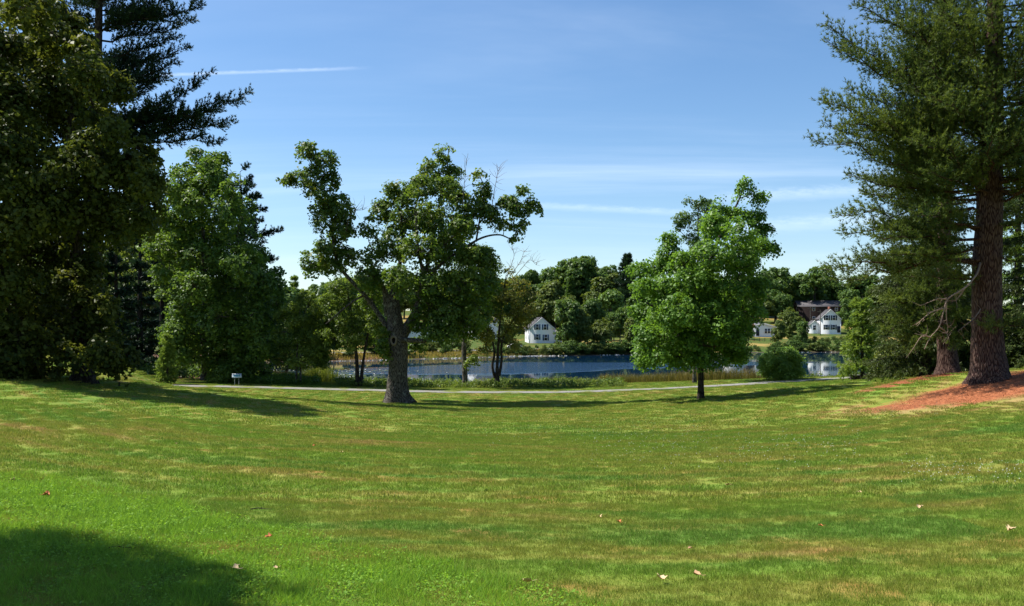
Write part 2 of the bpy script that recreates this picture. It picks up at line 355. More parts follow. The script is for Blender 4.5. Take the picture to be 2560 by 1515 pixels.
# gravel path along the shore
pm, t, o = newmat('path_gravel'); ps = wpos(t)
c = mixc(t, noise_(t, ps, 6, 5, .7), (.13, .125, .115), (.27, .26, .245)); c = mixc(t, ramp(t, noise_(t, ps, .7, 4), .5, .62), c, (.13, .15, .04))
b = pbsdf(t, c, .95, .1); bump(t, noise_(t, ps, 25, 3), .4, .02, b); t.links.new(b.outputs[0], o.inputs[0])
pc = np.array([(-60, 70), (-44, 72), (-34, 74), (-26, 75), (-17, 74.5), (-8, 73), (0, 72.3), (10, 73), (20, 76), (30, 80), (45, 84), (60, 86)], float)
tt = np.linspace(0, len(pc)-1, 240); cx = np.interp(tt, range(len(pc)), pc[:, 0]); cyy = np.convolve(np.pad(np.interp(tt, range(len(pc)), pc[:, 1]), 12, 'edge'), np.ones(25)/25, 'valid')
tg = unit(np.stack([np.gradient(cx), np.gradient(cyy)], 1)); nr = np.stack([-tg[:, 1], tg[:, 0]], 1); rows = []
for k in range(7):
    off = (k/6 - .5) * 2.1 * (1 + .08 * np.sin(tt*5 + k*9) * (k in (0, 6)))
    xx, yy = cx + nr[:, 0]*off, cyy + nr[:, 1]*off; rows.append(np.stack([xx, yy, gz(xx, yy) + .03], 1))
V = np.stack(rows, 1).reshape(-1, 3); i, j = np.meshgrid(np.arange(6), np.arange(239)); a = (j*7 + i).ravel()
tag(MB().add(V, np.stack([a, a+1, a+8, a+7], 1)).build('path', pm, None, True), 'pale gravel path curving along the near lake shore', 'path', kind='structure')
def path_dist(x, y):
    return np.abs(y - np.interp(x, cx, cyy))

# ------------------------------------------------------------------ tree builders
def skel_path(p0, p1, rng, n=6, bow=.12, up=0.1):
    p0, p1 = np.asarray(p0, float), np.asarray(p1, float); Ld = np.linalg.norm(p1 - p0); s = np.linspace(0, 1, n)[:, None]
    off = rng.normal(size=3) * bow * Ld; off[2] = abs(off[2]) * -.3 - up * Ld
    pts = p0 + (p1 - p0) * s + off * (s * (1 - s)) * 2
    pts[1:-1] += rng.normal(size=(n-2, 3)) * .025 * Ld
    return pts
def smooth_path(pts, per=5):
    pts = np.asarray(pts, float); n = len(pts)
    if n < 3: return pts
    ext = np.concatenate([[2*pts[0]-pts[1]], pts, [2*pts[-1]-pts[-2]]]); outp = []
    for i in range(n-1):
        p0, p1, p2, p3 = ext[i:i+4]
        for s in np.arange(per)/per:
            outp.append(.5*((2*p1)+(-p0+p2)*s+(2*p0-5*p1+4*p2-p3)*s*s+(-p0+3*p1-3*p2+p3)*s**3))
    return np.array(outp + [pts[-1]])
def clumps_from(rng, lobes, n, shell, gap, seed):
    lobes = np.asarray(lobes, float); w = (lobes[:, 3]*lobes[:, 4]*lobes[:, 5]) ** (.54); w /= w.sum()
    k = rng.choice(len(lobes), n, p=w); dr = unit(rng.normal(size=(n, 3))); rad = 1 - shell * rng.uniform(0, 1, n) ** 1.6
    c = lobes[k, :3] + dr * lobes[k, 3:6] * rad[:, None]
    if gap > -1:
        nv = np.array([mnoise.noise((p[0]*.55+seed, p[1]*.55, p[2]*.75)) for p in c]); keep = nv > gap; c, dr, k = c[keep], dr[keep], k[keep]
    return c, dr, k
def leaf_clumps(mb, rng, c, dr, per, rad, size, flat=.42, droop=.25, upb=.75, tone=None):
    n = len(c); nrm = unit(dr * .6 + np.array([0, 0, upb]) + rng.normal(size=(n, 3))*.25)
    t1 = unit(np.cross(nrm, rng.normal(size=(n, 3)))); t2 = np.cross(nrm, t1)
    rc = rad * rng.uniform(.6, 1.25, n); tn = rng.uniform(0, 1, n) if tone is None else tone
    ix = np.repeat(np.arange(n), per); m = len(ix); th = rng.uniform(0, 6.283, m); ra = np.sqrt(rng.uniform(0, 1, m)) * rc[ix]
    p = c[ix] + t1[ix]*(np.cos(th)*ra)[:, None] + t2[ix]*(np.sin(th)*ra)[:, None] + nrm[ix]*(rng.normal(size=m)*flat*rc[ix]*.55)[:, None]
    p[:, 2] -= droop * ra * ra / np.maximum(rc[ix], .01)
    out_ = unit(p - c[ix])
    ln = unit(nrm[ix] + out_ * .45 + rng.normal(size=(m, 3)) * .5)
    mb.leaves(p, ln, size * rng.uniform(.65, 1.25, m), np.clip(tn[ix]*.62 + rng.uniform(0, .42, m), 0, 1.1), rng)
def nearest(nodes, p):
    d = np.linalg.norm(nodes - p, axis=1) + .35*np.maximum(0, nodes[:, 2] - p[2] + .3)*2; return int(np.argmin(d))
def broadleaf(name, label, cat, d, bpx, trunk, limbs, lobes, mat, bark, leaf=.16, n=900, per=26, crad=.5, shell=.55, gap=-.12, ds=2.5, seed=1, group=None,
              base=None, flare=.5, extra=1, dead=(), twigr=.012, sides=14, size_px=True, droop=.25, limb_r=.07):
    """trunk / limbs / lobes are given in photograph pixels at the tree's own distance d and turned into metres"""
    rng = np.random.default_rng(seed); bx = (bpx - 1280)/F*d; bz = gz1(bx, d); B0 = np.array([bx, d, bz]); k = d / F
    root = empty(name, B0, 0, label, cat, group)
    def loc(px, py, doff=0.): return np.array([(px - 1280)/F*(d + doff) - bx, doff, (HY - py)/F*(d + doff) - bz])
    tw = MB(); nodes = []
    tp = np.array([loc(q[0], q[1], q[3] if len(q) > 3 else 0) for q in trunk]); tp[0][2] = -.25; tr = np.array([q[2]*k for q in trunk])
    sp_ = smooth_path(tp, 6); sr = np.interp(np.linspace(0, 1, len(sp_)), np.linspace(0, 1, len(tr)), tr)
    tw.tube(sp_, sr, sides, .10, flare, seed); nodes += list(sp_[len(sp_)//3:])
    for lm in limbs:
        lp = np.array([loc(q[0], q[1], q[3] if len(q) > 3 else 0) for q in lm]); lr = np.array([q[2]*k for q in lm])
        s2 = smooth_path(lp, 5); r2 = np.interp(np.linspace(0, 1, len(s2)), np.linspace(0, 1, len(lr)), lr)
        tw.tube(s2, r2, 8, .08, 0, seed); nodes += list(s2[2:])
    LB = []
    for q in lobes:
        px, py, rx, ry = q[:4]; fixed = len(q) > 4
        do = q[4] if fixed else rng.uniform(-1, 1) * ds
        LB.append([*loc(px, py, do), rx*k, min(rx, ry*1.3)*k*rng.uniform(.9, 1.2), ry*k])
        for e in range(extra):
            if not fixed and rng.uniform() < .75:
                LB.append([*loc(px + rng.normal()*rx*.15, py + rng.normal()*ry*.15, -np.sign(do)*rng.uniform(.35, 1.1)*ds), rx*k*.85, rx*k*.9, ry*k*.85])
    LB = np.array(LB)
    order = np.argsort(np.linalg.norm(LB[:, :3] - sp_[len(sp_)//2], axis=1))
    for ii in order:
        c = LB[ii, :3]; nn = np.array(nodes); kk = nearest(nn, c); Ld = np.linalg.norm(c - nn[kk])
        if Ld < .25: continue
        pth = skel_path(nn[kk], c, rng, 6, .10, .08); r0 = min(limb_r*1.5, .016 + limb_r*.3*Ld)
        tw.tube(pth, np.linspace(r0, .012, 6), 5); nodes += list(pth[2:])
    c, dr, kk = clumps_from(rng, LB, n, shell, gap, seed*3.1)
    nn = np.array(nodes); ni = [int(np.argmin(((nn - p)**2).sum(1))) for p in c]
    tw.twigs(nn[ni], c, twigr, .004)
    tw.build('trunk', bark, root, True)
    cr = MB(); leaf_clumps(cr, rng, c, dr, per, crad, leaf, droop=droop); cr.build('crown', mat, root)
    for dn in dead:
        dm = MB(); lp = np.array([loc(q[0], q[1], q[3] if len(q) > 3 else 0) for q in dn]); s2 = smooth_path(lp, 4)
        dm.tube(s2, np.linspace(.035, .008, len(s2)), 5)
        for _ in range(16):
            a0 = s2[rng.integers(len(s2)//3, len(s2))]; e = a0 + unit(rng.normal(size=3)*.7 + (s2[-1]-s2[0])/np.linalg.norm(s2[-1]-s2[0]))*rng.uniform(.4, 1.1)
            dm.tube(skel_path(a0, e, rng, 4, .15, -.1), np.linspace(.014, .005, 4), 4)
        dm.build('dead_branch', M['dead'], root)
    return root, loc, k

class Conifer:
    def __init__(s, seed): s.w = MB(); s.rng = np.random.default_rng(seed); s.tp = []; s.td = []; s.tv = []
    def bough(s, a, b, width, sag=.1, r0=.06, step=.3, tstep=.16, start=.28, hang=0., upt=.3, tone=.5, thick=.5):
        rng = s.rng; a, b = np.asarray(a, float), np.asarray(b, float); Lb = np.linalg.norm(b - a); n = max(6, int(Lb/.5))
        t = np.linspace(0, 1, n)[:, None]; pts = a + (b - a)*t; pts[:, 2] -= (sag*Lb*4*t*(1-t)*(1-.35*t))[:, 0]; pts[1:-1] += rng.normal(size=(n-2, 3))*.02*Lb
        s.w.tube(pts, np.linspace(r0, .008, n), 5); fw = unit(b - a); sd = unit(np.cross(fw, [0, 0, 1.])); up = np.cross(sd, fw)
        m = max(4, int(Lb*(1-start)/step)); A, Bv = [], []
        for q in range(m):
            u = start + (1-start)*(q + rng.uniform(0, .8))/m; u = min(u, .995)
            p = np.array([np.interp(u, t[:, 0], pts[:, k]) for k in range(3)]); v = (u-start)/(1-start)
            prof = min(1, .35 + v*2.2) * (1 - .78*max(0, (v-.3)/.7))
            for side in (-1, 1, 0, 2):
                if side in (0, 2) and rng.uniform() > thick: continue
                ln = width * prof * rng.uniform(.55, 1.15) * (.55 if side == 2 else 1) + .12
                dr = unit(fw*.75 + (sd*side*rng.uniform(.6, 1.0) if abs(side) == 1 else sd*rng.normal()*.4) + up*(upt + rng.normal()*.18) + np.array([0, 0, -1.])*hang*rng.uniform(.5, 1.2) + (up*.8*(1-hang) if side == 0 else 0) - (up*.75 if side == 2 else 0))
                e = p + dr*ln
                if abs(side) == 1: A.append(p); Bv.append(e)
                k = max(2, int(ln/tstep)); f = (np.arange(k)+.7)/k
                s.tp.append(p + (e-p)*f[:, None] + rng.normal(size=(k, 3))*.035); s.td.append(np.tile(dr*.9 + np.array([0, 0, upt*.6 - hang*.8]), (k, 1))); s.tv.append(np.clip(tone + .35*(f-.5) + rng.normal()*.16, 0, 1))
        s.w.twigs(A, Bv, .006, .003); return s
    def finish(s, root, mat, bark, length, width, k, spread, cname='crown'):
        s.w.build('trunk' if cname == 'crown' else 'branches', bark, root, True)
        c = MB(); p = np.concatenate(s.tp); c.needles(p, np.concatenate(s.td), length, width, k, spread, np.concatenate(s.tv), s.rng)
        return c.build(cname, mat, root)
# ------------------------------------------------------------------ houses and the far shore
M['white_paint'] = plain('white_clapboard', (.74, .75, .77), .6, .3, .05, 2)
M['trim'] = plain('white_trim', (.8, .8, .8), .5, .3, .03)
M['roof_grey'] = plain('grey_shingle', (.085, .08, .085), .9, .2, .3, 3)
M['roof_pale'] = plain('pale_shingle', (.30, .29, .32), .9, .2, .2, 3)
M['shutter'] = plain('dark_shutter', (.018, .024, .04), .6, .3, .1)
M['shutter_blue'] = plain('blue_shutter', (.03, .075, .16), .6, .3, .1)
M['brick'] = plain('chimney_brick', (.2, .085, .06), .9, .1, .3, 8)
M['barn'] = plain('weathered_barn', (.035, .025, .024), .9, .1, .3, 2)
M['concrete'] = plain('stone_grey', (.25, .24, .22), .95, .1, .25, 5)
m_, t, o = newmat('window_glass'); b = pbsdf(t, (.02, .025, .035), .08, .6); t.links.new(b.outputs[0], o.inputs[0]); M['glass'] = m_
def window(parent, x, z, w, h, face_y, shutter=None, side=None):
    """one framed window: frame > pane, muntin, shutters; face_y is the wall plane; side turns it onto a side wall"""
    def Q(lo, hi):
        if side is None: return MB().box((lo[0], face_y - hi[1], lo[2]), (hi[0], face_y - lo[1], hi[2]))
        s = side; return MB().box((min(s*(abs(face_y)+lo[1]), s*(abs(face_y)+hi[1])), lo[0], lo[2]), (max(s*(abs(face_y)+lo[1]), s*(abs(face_y)+hi[1])), hi[0], hi[2]))
    fr = MB(); f = .1
    for lo, hi in (((x-w/2-f, .005, z-f), (x-w/2, .07, z+h+f)), ((x+w/2, .005, z-f), (x+w/2+f, .07, z+h+f)), ((x-w/2, .005, z-f), (x+w/2, .09, z)), ((x-w/2, .005, z+h), (x+w/2, .07, z+h+f))):
        qb = Q(lo, hi); fr.add(qb.v[0], qb.f[0])
    fo = fr.build('window', M['trim'], parent)
    Q((x-w/2, .008, z), (x+w/2, .02, z+h)).build('pane', M['glass'], fo)
    Q((x-w/2, .022, z+h*.48), (x+w/2, .05, z+h*.53)).build('muntin', M['trim'], fo)
    if shutter:
        for sg in (-1, 1):
            x0 = x + sg*(w/2 + f + .02); x1 = x0 + sg*w*.5
            Q((min(x0, x1), .005, z-.05), (max(x0, x1), .05, z+h+.05)).build('shutter', shutter, fo)
def gable_house(name, label, px, d, w, ln, eave, ridge, rz, wins, roofm, wallm, shutter, zoff=0., chimney=None, door=None, wings=(), cat='house'):
    x = (px-1280)/F*d; r = empty(name, (x, d, gz1(x, d) + zoff), rz, label, cat)
    def shell(x0, x1, y0, y1, ev, rg, lbl):
        xm = (x0+x1)/2
        MB().add([(x0,y0,-1.5),(x1,y0,-1.5),(x1,y0,ev),(xm,y0,rg),(x0,y0,ev),(x0,y1,-1.5),(x1,y1,-1.5),(x1,y1,ev),(xm,y1,rg),(x0,y1,ev)],
                 [(0,1,2,4),(2,3,4,4),(6,5,9,7),(7,9,8,8),(1,6,7,2),(5,0,4,9),(4,3,8,9),(3,2,7,8)][:0] or [(0,1,2,4),(6,5,9,7),(1,6,7,2),(5,0,4,9)])\
            .add([(x1,y0,ev),(xm,y0,rg),(x0,y0,ev),(x1,y1,ev),(xm,y1,rg),(x0,y1,ev)], [(0,1,2),(3,5,4)]).build('wall', wallm, r)
        mb = MB(); o_ = .35; sl = (rg-ev)/(xm-x0)
        for sg in (-1, 1):
            xe = x0-o_ if sg < 0 else x1+o_; ze = ev - o_*sl
            A = [(xe,y0-o_,ze+.03),(xm,y0-o_,rg+.03),(xm,y1+o_,rg+.03),(xe,y1+o_,ze+.03)]
            mb.add(A + [(p[0], p[1], p[2]+.16) for p in A], [(0,3,2,1),(4,5,6,7),(0,1,5,4),(1,2,6,5),(2,3,7,6),(3,0,4,7)])
        ro = mb.build('roof', roofm, r)
        fb = MB()
        for sg in (-1, 1):
            xe = x0-o_ if sg < 0 else x1+o_; ze = ev - o_*sl
            fb.add([(xe,y0-o_-.04,ze-.15),(xm,y0-o_-.04,rg-.15),(xm,y0-o_-.04,rg+.02),(xe,y0-o_-.04,ze+.02),(xe,y0-o_-.005,ze-.15),(xm,y0-o_-.005,rg-.15),(xm,y0-o_-.005,rg+.02),(xe,y0-o_-.005,ze+.02)],
                   [(0,1,2,3),(4,7,6,5),(0,4,5,1),(3,2,6,7)])
        fb.build('fascia', M['trim'], ro); return ro
    ro = shell(-w/2, w/2, -ln/2, ln/2, eave, ridge, 'main')
    for cb in (-1, 1): MB().box((cb*(w/2+.01)-.08, -ln/2-.03, -1.4), (cb*(w/2+.01)+.08, -ln/2+.12, eave-.35)).build('corner_board', M['trim'], r)
    for q in wins: window(r, q[0], q[1], q[2], q[3], -ln/2, shutter if len(q) < 5 else q[4])
    for zz in (1.0, eave - 1.5):
        for yy in (-ln*.25, ln*.2):
            window(r, yy, zz, .85, 1.3, w/2, None, -1)
    if chimney: MB().box((chimney[0]-.35, chimney[1]-.35, ridge-1.2), (chimney[0]+.35, chimney[1]+.35, ridge+1.0)).build('chimney', M['brick'], ro)
    if door:
        do = MB().box((door[0]-.5, -ln/2-.06, 0), (door[0]+.5, -ln/2-.01, 2.1)).build('door', M['shutter'], r)
        MB().box((door[0]+.3, -ln/2-.12, 1.0), (door[0]+.38, -ln/2-.061, 1.08)).build('handle', M['brick'], do)
    for wg in wings:
        x0, x1, y0, y1, ev, rg = wg[:6]; shell(x0, x1, y0, y1, ev, rg, 'wing')
        for q in wg[6:]: window(r, q[0], q[1], q[2], q[3], y0, q[4] if len(q) > 4 else None)
    return r
gable_house('house', 'white two-storey gable house with dark shutters on the rise above the far shore', 2070, 296, 6.4, 10, 4.6, 7.6, R(-11),
            [(-1.1, 4.1, .85, 1.5), (1.1, 4.1, .85, 1.5), (-1.2, 1.0, .85, 1.5), (1.0, 1.0, .85, 1.5)], M['roof_grey'], M['white_paint'], M['shutter'], .2, (.2, -1), (2.6,), [(-6.4, -3.25, -3.6, 4, 2.6, 4.0, (-4.8, .9, .9, 1.4))])
gable_house('house', 'white gable house with blue shutters half hidden by thin trees on the far shore', 1348, 262, 7.2, 9.5, 4.2, 7.2, R(7),
            [(-1.3, 3.7, .8, 1.5), (1.0, 3.7, .8, 1.5), (-1.3, .8, .8, 1.5), (1.2, .6, .8, 1.6)], M['roof_grey'], M['white_paint'], M['shutter_blue'], .1, None, None, [(3.35, 6.6, -1.5, 4.5, 2.4, 3.6, (5, .8, .9, 1.2))])
gable_house('house', 'white house with grey roof showing behind the slim lichened trunk on the far shore', 1205, 272, 9, 8, 4.6, 7.0, R(-62),
            [(-2.5, 3.2, .8, 1.4), (0, 3.2, .8, 1.4), (2.5, 3.2, .8, 1.4), (-2.5, .7, .8, 1.4), (2.4, .7, .8, 1.4)], M['roof_grey'], M['white_paint'], M['shutter'], .1, (0, 1.5), (0,))
gable_house('house', 'white house showing in gaps around the old maple trunk across the lake', 1035, 252, 7, 16, 2.7, 4.4, R(80),
            [(-2.2, 3.4, .85, 1.5), (0, 3.4, .85, 1.5), (2.2, 3.4, .85, 1.5), (-2.2, .8, .85, 1.5), (2.2, .8, .85, 1.5)], M['roof_grey'], M['white_paint'], M['shutter'], .1, (0, 2), (0,))
gable_house('house', 'long low white house with pale roof and banked windows behind a rail fence', 1898, 283, 9.5, 6.5, 2.6, 4.0, R(0),
            [(1.2+i*.95, .8, .7, 1.45, None) for i in range(4)] + [(-3.6, .8, .9, 1.4, None)], M['roof_pale'], M['white_paint'], None, .1, None, (-1.4,), [(-11.5, -4.8, -2.5, 5, 5.0, 7.4, (-9.5, 3.6, .8, 1.4, M['shutter']), (-7, 3.6, .8, 1.4, M['shutter']), (-7, .8, .8, 1.4, M['shutter']))])
gable_house('barn', 'dark weathered barn with pale roof on the rise behind the shuttered white house', 2052, 330, 9, 18, 6.0, 8.2, R(84), [], M['roof_grey'], M['barn'], None, .3, cat='barn')
gable_house('house', 'blue grey house barely seen through the trees on the far wooded slope', 1452, 288, 7, 9, 5, 7.4, R(25), [(-1.3, 3.6, .8, 1.4), (1.3, 3.6, .8, 1.4)], M['roof_grey'], plain('blue_clapboard', (.28, .34, .44), .7, .2, .06, 2), M['trim'], .1)
# parked car, driveway, fence, poles
def at(px, d, dz=0.): x = (px-1280)/F*d; return np.array([x, d, gz1(x, d) + dz])
dvx = np.linspace(-62, 26, 120); dvy = far_y(dvx) + 26 + 2*np.sin(dvx*.05); rows = [np.stack([dvx, dvy + o_, gz(dvx, dvy + o_) + .06], 1) for o_ in (-2.2, -.8, .8, 2.2)]
V = np.stack(rows, 1).reshape(-1, 3); i, j = np.meshgrid(np.arange(3), np.arange(119)); a = (j*4 + i).ravel()
tag(MB().add(V, np.stack([a, a+4, a+5, a+1], 1)).build('road', plain('pale_asphalt', (.27, .265, .27), .95, .1, .15, 1), None, True), 'pale lane running past the houses on the far shore', 'road', kind='structure')
cr = empty('car', at(1291, 219, .06), R(8), 'white car parked on the lane before the far white houses', 'car')
prof = [(-2.2,.35),(2.2,.35),(2.25,.8),(1.2,.95),(.55,1.42),(-1.0,1.45),(-1.75,1.0),(-2.2,.95)]; n_ = len(prof)
bd = bmesh.new(); f0 = [bd.verts.new((p[0], -.85, p[1])) for p in prof]; f1 = [bd.verts.new((p[0], .85, p[1])) for p in prof]
bd.faces.new(f0); bd.faces.new(f1[::-1]); [bd.faces.new((f0[k], f1[k], f1[(k+1) % n_], f0[(k+1) % n_])) for k in range(n_)]
bmesh.ops.bevel(bd, geom=bd.edges[:], offset=.06, segments=2, affect='EDGES'); bmesh.ops.recalc_face_normals(bd, faces=bd.faces[:])
me = bpy.data.meshes.new('body'); bd.to_mesh(me); me.materials.append(plain('white_car_paint', (.75, .75, .76), .25, .5, .02)); ob = bpy.data.objects.new('body', me); COL.objects.link(ob); ob.parent = cr
for x0, x1 in ((-.95, -.1), (0, .6)): MB().box((x0, -.875, .98), (x1, -.855, 1.33)).build('side_window', M['glass'], cr)
for wx_ in (-1.35, 1.35):
    for wy_ in (-.8, .8):
        wh = MB().tube([(wx_, wy_-.1, .33), (wx_, wy_+.1, .33)], .33, 14).tube([(wx_, wy_+.1, .33), (wx_, wy_-.1, .33)], .33, 14).build('wheel', M['hole'], cr)
        MB().tube([(wx_, wy_+.02*np.sign(wy_), .33), (wx_, wy_+.125*np.sign(wy_), .33)], .19, 10).build('rim', M['concrete'], wh)
for yy in (-.6, .6): MB().box((2.2, yy-.2, .62), (2.29, yy+.2, .76)).build('headlight', M['trim'], cr)
fn_ = empty('rail_fence', at(1895, 262), 0, 'dark post and rail fence in front of the long low white house', 'fence')
for k in range(7):
    q = at(1858 + k*13.5, 262) - at(1895, 262); MB().box((q[0]-.06, -.06, q[2]-.3), (q[0]+.06, .06, q[2]+1.1)).build('post', M['bark_dark'], fn_)
    if k < 6:
        q2 = at(1858 + (k+1)*13.5, 262) - at(1895, 262)
        for zz in (.45, .95): MB().tube([(q[0], -.085, q[2]+zz), (q2[0], -.085, q2[2]+zz)], .04, 6).build('rail', M['bark_dark'], fn_)
poles = []
for px, d_, hh, lb in ((2051, 286, 8.2, 'wooden utility pole beside the shuttered white house'), (2026, 300, 8.6, 'wooden utility pole before the dark barn'), (1992, 318, 8.4, 'wooden utility pole at the edge of the far trees')):
    pr = empty('utility_pole', at(px, d_), 0, lb, 'utility pole', 'utility poles by the far lane'); poles.append(at(px, d_, hh))
    MB().tube([(0, 0, -.3), (0, 0, hh)], [.15, .1], 8).build('pole', M['bark_grey'], pr); MB().box((-.9, -.16, hh-.7), (.9, -.1, hh-.58)).build('crossarm', M['bark_grey'], pr)
wb = MB()
for k in range(2):
    a_, b_ = poles[k], poles[k+1]; u = np.linspace(0, 1, 9)[:, None]; p = a_ + (b_-a_)*u + np.array([0, -.2, -.5]) ; p[:, 2] -= (.6*4*u*(1-u))[:, 0]; wb.tube(p, .02, 4)
tag(wb.build('power_line', M['hole']), 'thin power line strung between the far utility poles', 'power line')
rng = np.random.default_rng(5)
st_ = MB()
for k in range(230):
    px = rng.choice([rng.uniform(690, 990), rng.uniform(1050, 1240), rng.uniform(1240, 1420), rng.uniform(1240, 1420), rng.uniform(1500, 1700), rng.uniform(1850, 2110)]); x = 0
    for _ in range(6): yy = float(far_y(x)) - .4; x = (px-1280)/F*yy
    s_ = rng.uniform(.05, .2); th = np.sort(rng.uniform(0, 6.28, 6)); ring = np.stack([np.cos(th)*s_*1.5, np.sin(th)*s_], 1)
    c0 = np.array([x, yy + rng.uniform(-.4, .5), WATER]); V = [c0 + [q[0], q[1], -.25] for q in ring] + [c0 + [q[0]*.8, q[1]*.8, s_*.7] for q in ring] + [c0 + [0, 0, s_*.95]]
    st_.add(V, [(q, (q+1) % 6, 6 + (q+1) % 6, 6 + q) for q in range(6)]).add(V, [(6+q, 6+(q+1) % 6, 12) for q in range(6)])
tag(st_.build('shore_stones', plain('pale_stone', (.5, .48, .44), .9, .2, .25, 1)), 'pale stones lining the far waterline', 'stones', kind='stuff')

# ------------------------------------------------------------------ far-shore trees: a few kinds, each copied tree an object of its own
def kind_broad(seed, mat, w=.55, h=1.0, low=.22, n=390, per=20, leaf=.05):
    rng = np.random.default_rng(seed); root = {'parts': []}; LB = []
    for k in range(11):
        z = low + (h-low)*(.12 + .8*rng.uniform()); rr = w*.5*math.sin(math.pi*min(1, max(.12, (z-low*.6)/(h-low*.5))))**.7; a = rng.uniform(0, 6.28)
        LB.append([math.cos(a)*rr*.6, math.sin(a)*rr*.6, z, .16*w/.55, .16*w/.55, .12])
    LB.append([0, 0, h*.9, .1, .1, .08]); LB = np.array(LB)
    tw = MB().tube([(0, 0, -.03), (.01, 0, .2), (0, .01, .5), (.01, 0, .8)], [.024, .018, .013, .004], 7)
    for q in LB: tw.tube(skel_path((0, 0, max(.15, q[2]*.6)), q[:3], rng, 4, .08, .1), np.linspace(.008, .003, 4), 4)
    c, dr, k_ = clumps_from(rng, LB, n, .5, -1, seed); cr = MB(); leaf_clumps(cr, rng, c, dr, per, .065, leaf)
    t_ = tw.build('trunk', M['bark_grey'], None, True); c_ = cr.build('crown', mat); return t_, c_
def kind_conifer(seed, mat, w=.34, droop=.2):
    s = Conifer(seed); rng = s.rng; s.w.tube([(0, 0, -.03), (0, 0, .5), (0, 0, 1.0)], [.018, .011, .002], 7)
    for z in np.linspace(.1, .97, 26):
        for k in range(6):
            a = rng.uniform(0, 6.28); r_ = (w*.5*(1-z)**1.0 + .004)*rng.uniform(.7, 1.12); e = np.array([math.cos(a)*r_, math.sin(a)*r_, z - droop*r_]); A = np.array([0, 0, z])
            s.w.twigs([A], [e], .003, .001); kk = max(3, int(r_/.012)); f = (np.arange(kk)+.6)/kk; p = A + (e-A)*f[:, None]
            for sgn in (-1, 0, 1):
                lat = np.array([-math.sin(a), math.cos(a), 0])*sgn*.028*(1.15-f[:, None])
                s.tp.append(p + lat + rng.normal(size=(kk, 3))*.004); s.td.append(np.tile(unit(e-A)*.7 + lat[0]*18*0 + np.array([0, 0, -.25]), (kk, 1))); s.tv.append(np.clip(rng.normal(.45, .2, kk), 0, 1))
    t_ = s.w.build('trunk', M['bark_dark'], None, True); cr = MB(); cr.needles(np.concatenate(s.tp), np.concatenate(s.td), .055, .03, 4, .6, np.concatenate(s.tv), rng); return t_, cr.build('crown', mat)
KINDS = [kind_broad(11, M['far_a'], .62), kind_broad(12, M['far_b'], .55), kind_broad(13, M['far_c'], .42, 1, .15), kind_broad(14, M['far_a'], .8, 1, .2), kind_broad(15, M['far_b'], .7, 1, .1),
         kind_conifer(16, M['pine_dark']), kind_conifer(17, M['far_a'], .4, .1), kind_broad(18, M['russet'], .9, 1, .1), kind_broad(19, M['far_a'], 1.5, 1, .02, 330, 20, .072), kind_broad(20, M['far_b'], 1.4, 1, .02, 330, 20, .072), kind_broad(21, M['shore_tree'], .6, 1, .12)]
used = [False]*len(KINDS)
def far_tree(kind, px, d, top, rel=1.0, label=None, name='tree', cat='tree', group=None, rz=None, low=0.):
    """a tree standing on the ground at distance d whose top reaches picture height `top`; rel widens it"""
    x = (px-1280)/F*d; z = gz1(x, d); h = (HY-top)/F*d - z; root = empty(name, (x, d, z), rz if rz is not None else (px*7.3) % 6.28, label, cat, group); root.scale = (h*rel, h*rel, h)
    for src in KINDS[kind]:
        if used[kind]: c = src.copy(); COL.objects.link(c)
        else: c = src
        c.parent = root
    used[kind] = True; return root
LOOK = {0: 'round-headed dark green tree', 1: 'olive green leafy tree', 3: 'broad spreading dark tree', 4: 'low-branched olive tree', 6: 'narrow dark evergreen', 2: 'pale green tree', 10: 'yellow green small tree'}
G_FAR = 'trees in the mixed wood on the far shore'; L_FAR = 'leafy tree among many in the mixed wood across the lake'
_r = random.Random(4); FT = []
for d_, step, tops in ((352, 34, 1.0), (312, 40, .93)):      # closed wood on the slope behind the houses
    px = 560.0
    while px < 2420:
        base = np.interp(px, [560, 700, 860, 1000, 1200, 1290, 1400, 1480, 1560, 1640, 1900, 2035, 2110, 2420], [715, 712, 705, 695, 697, 703, 668, 662, 668, 700, 690, 684, 700, 690])
        FT.append((_r.choice((0, 1, 3, 4, 0, 6)), px, d_ + _r.uniform(-9, 9), base + (352-d_)*.55 + _r.uniform(0, 22), _r.uniform(.85, 1.15))); px += step*_r.uniform(.7, 1.3)
for px in range(-80, 700, 38): FT.append((_r.choice((0, 3, 4, 0)), px, 135 + _r.uniform(-12, 25), _r.uniform(560, 660) if px < 420 else _r.uniform(680, 740), _r.uniform(.8, 1.1)))
FT = [q for q in FT if not (1965 < q[1] < 2100 and q[2] < 345)]
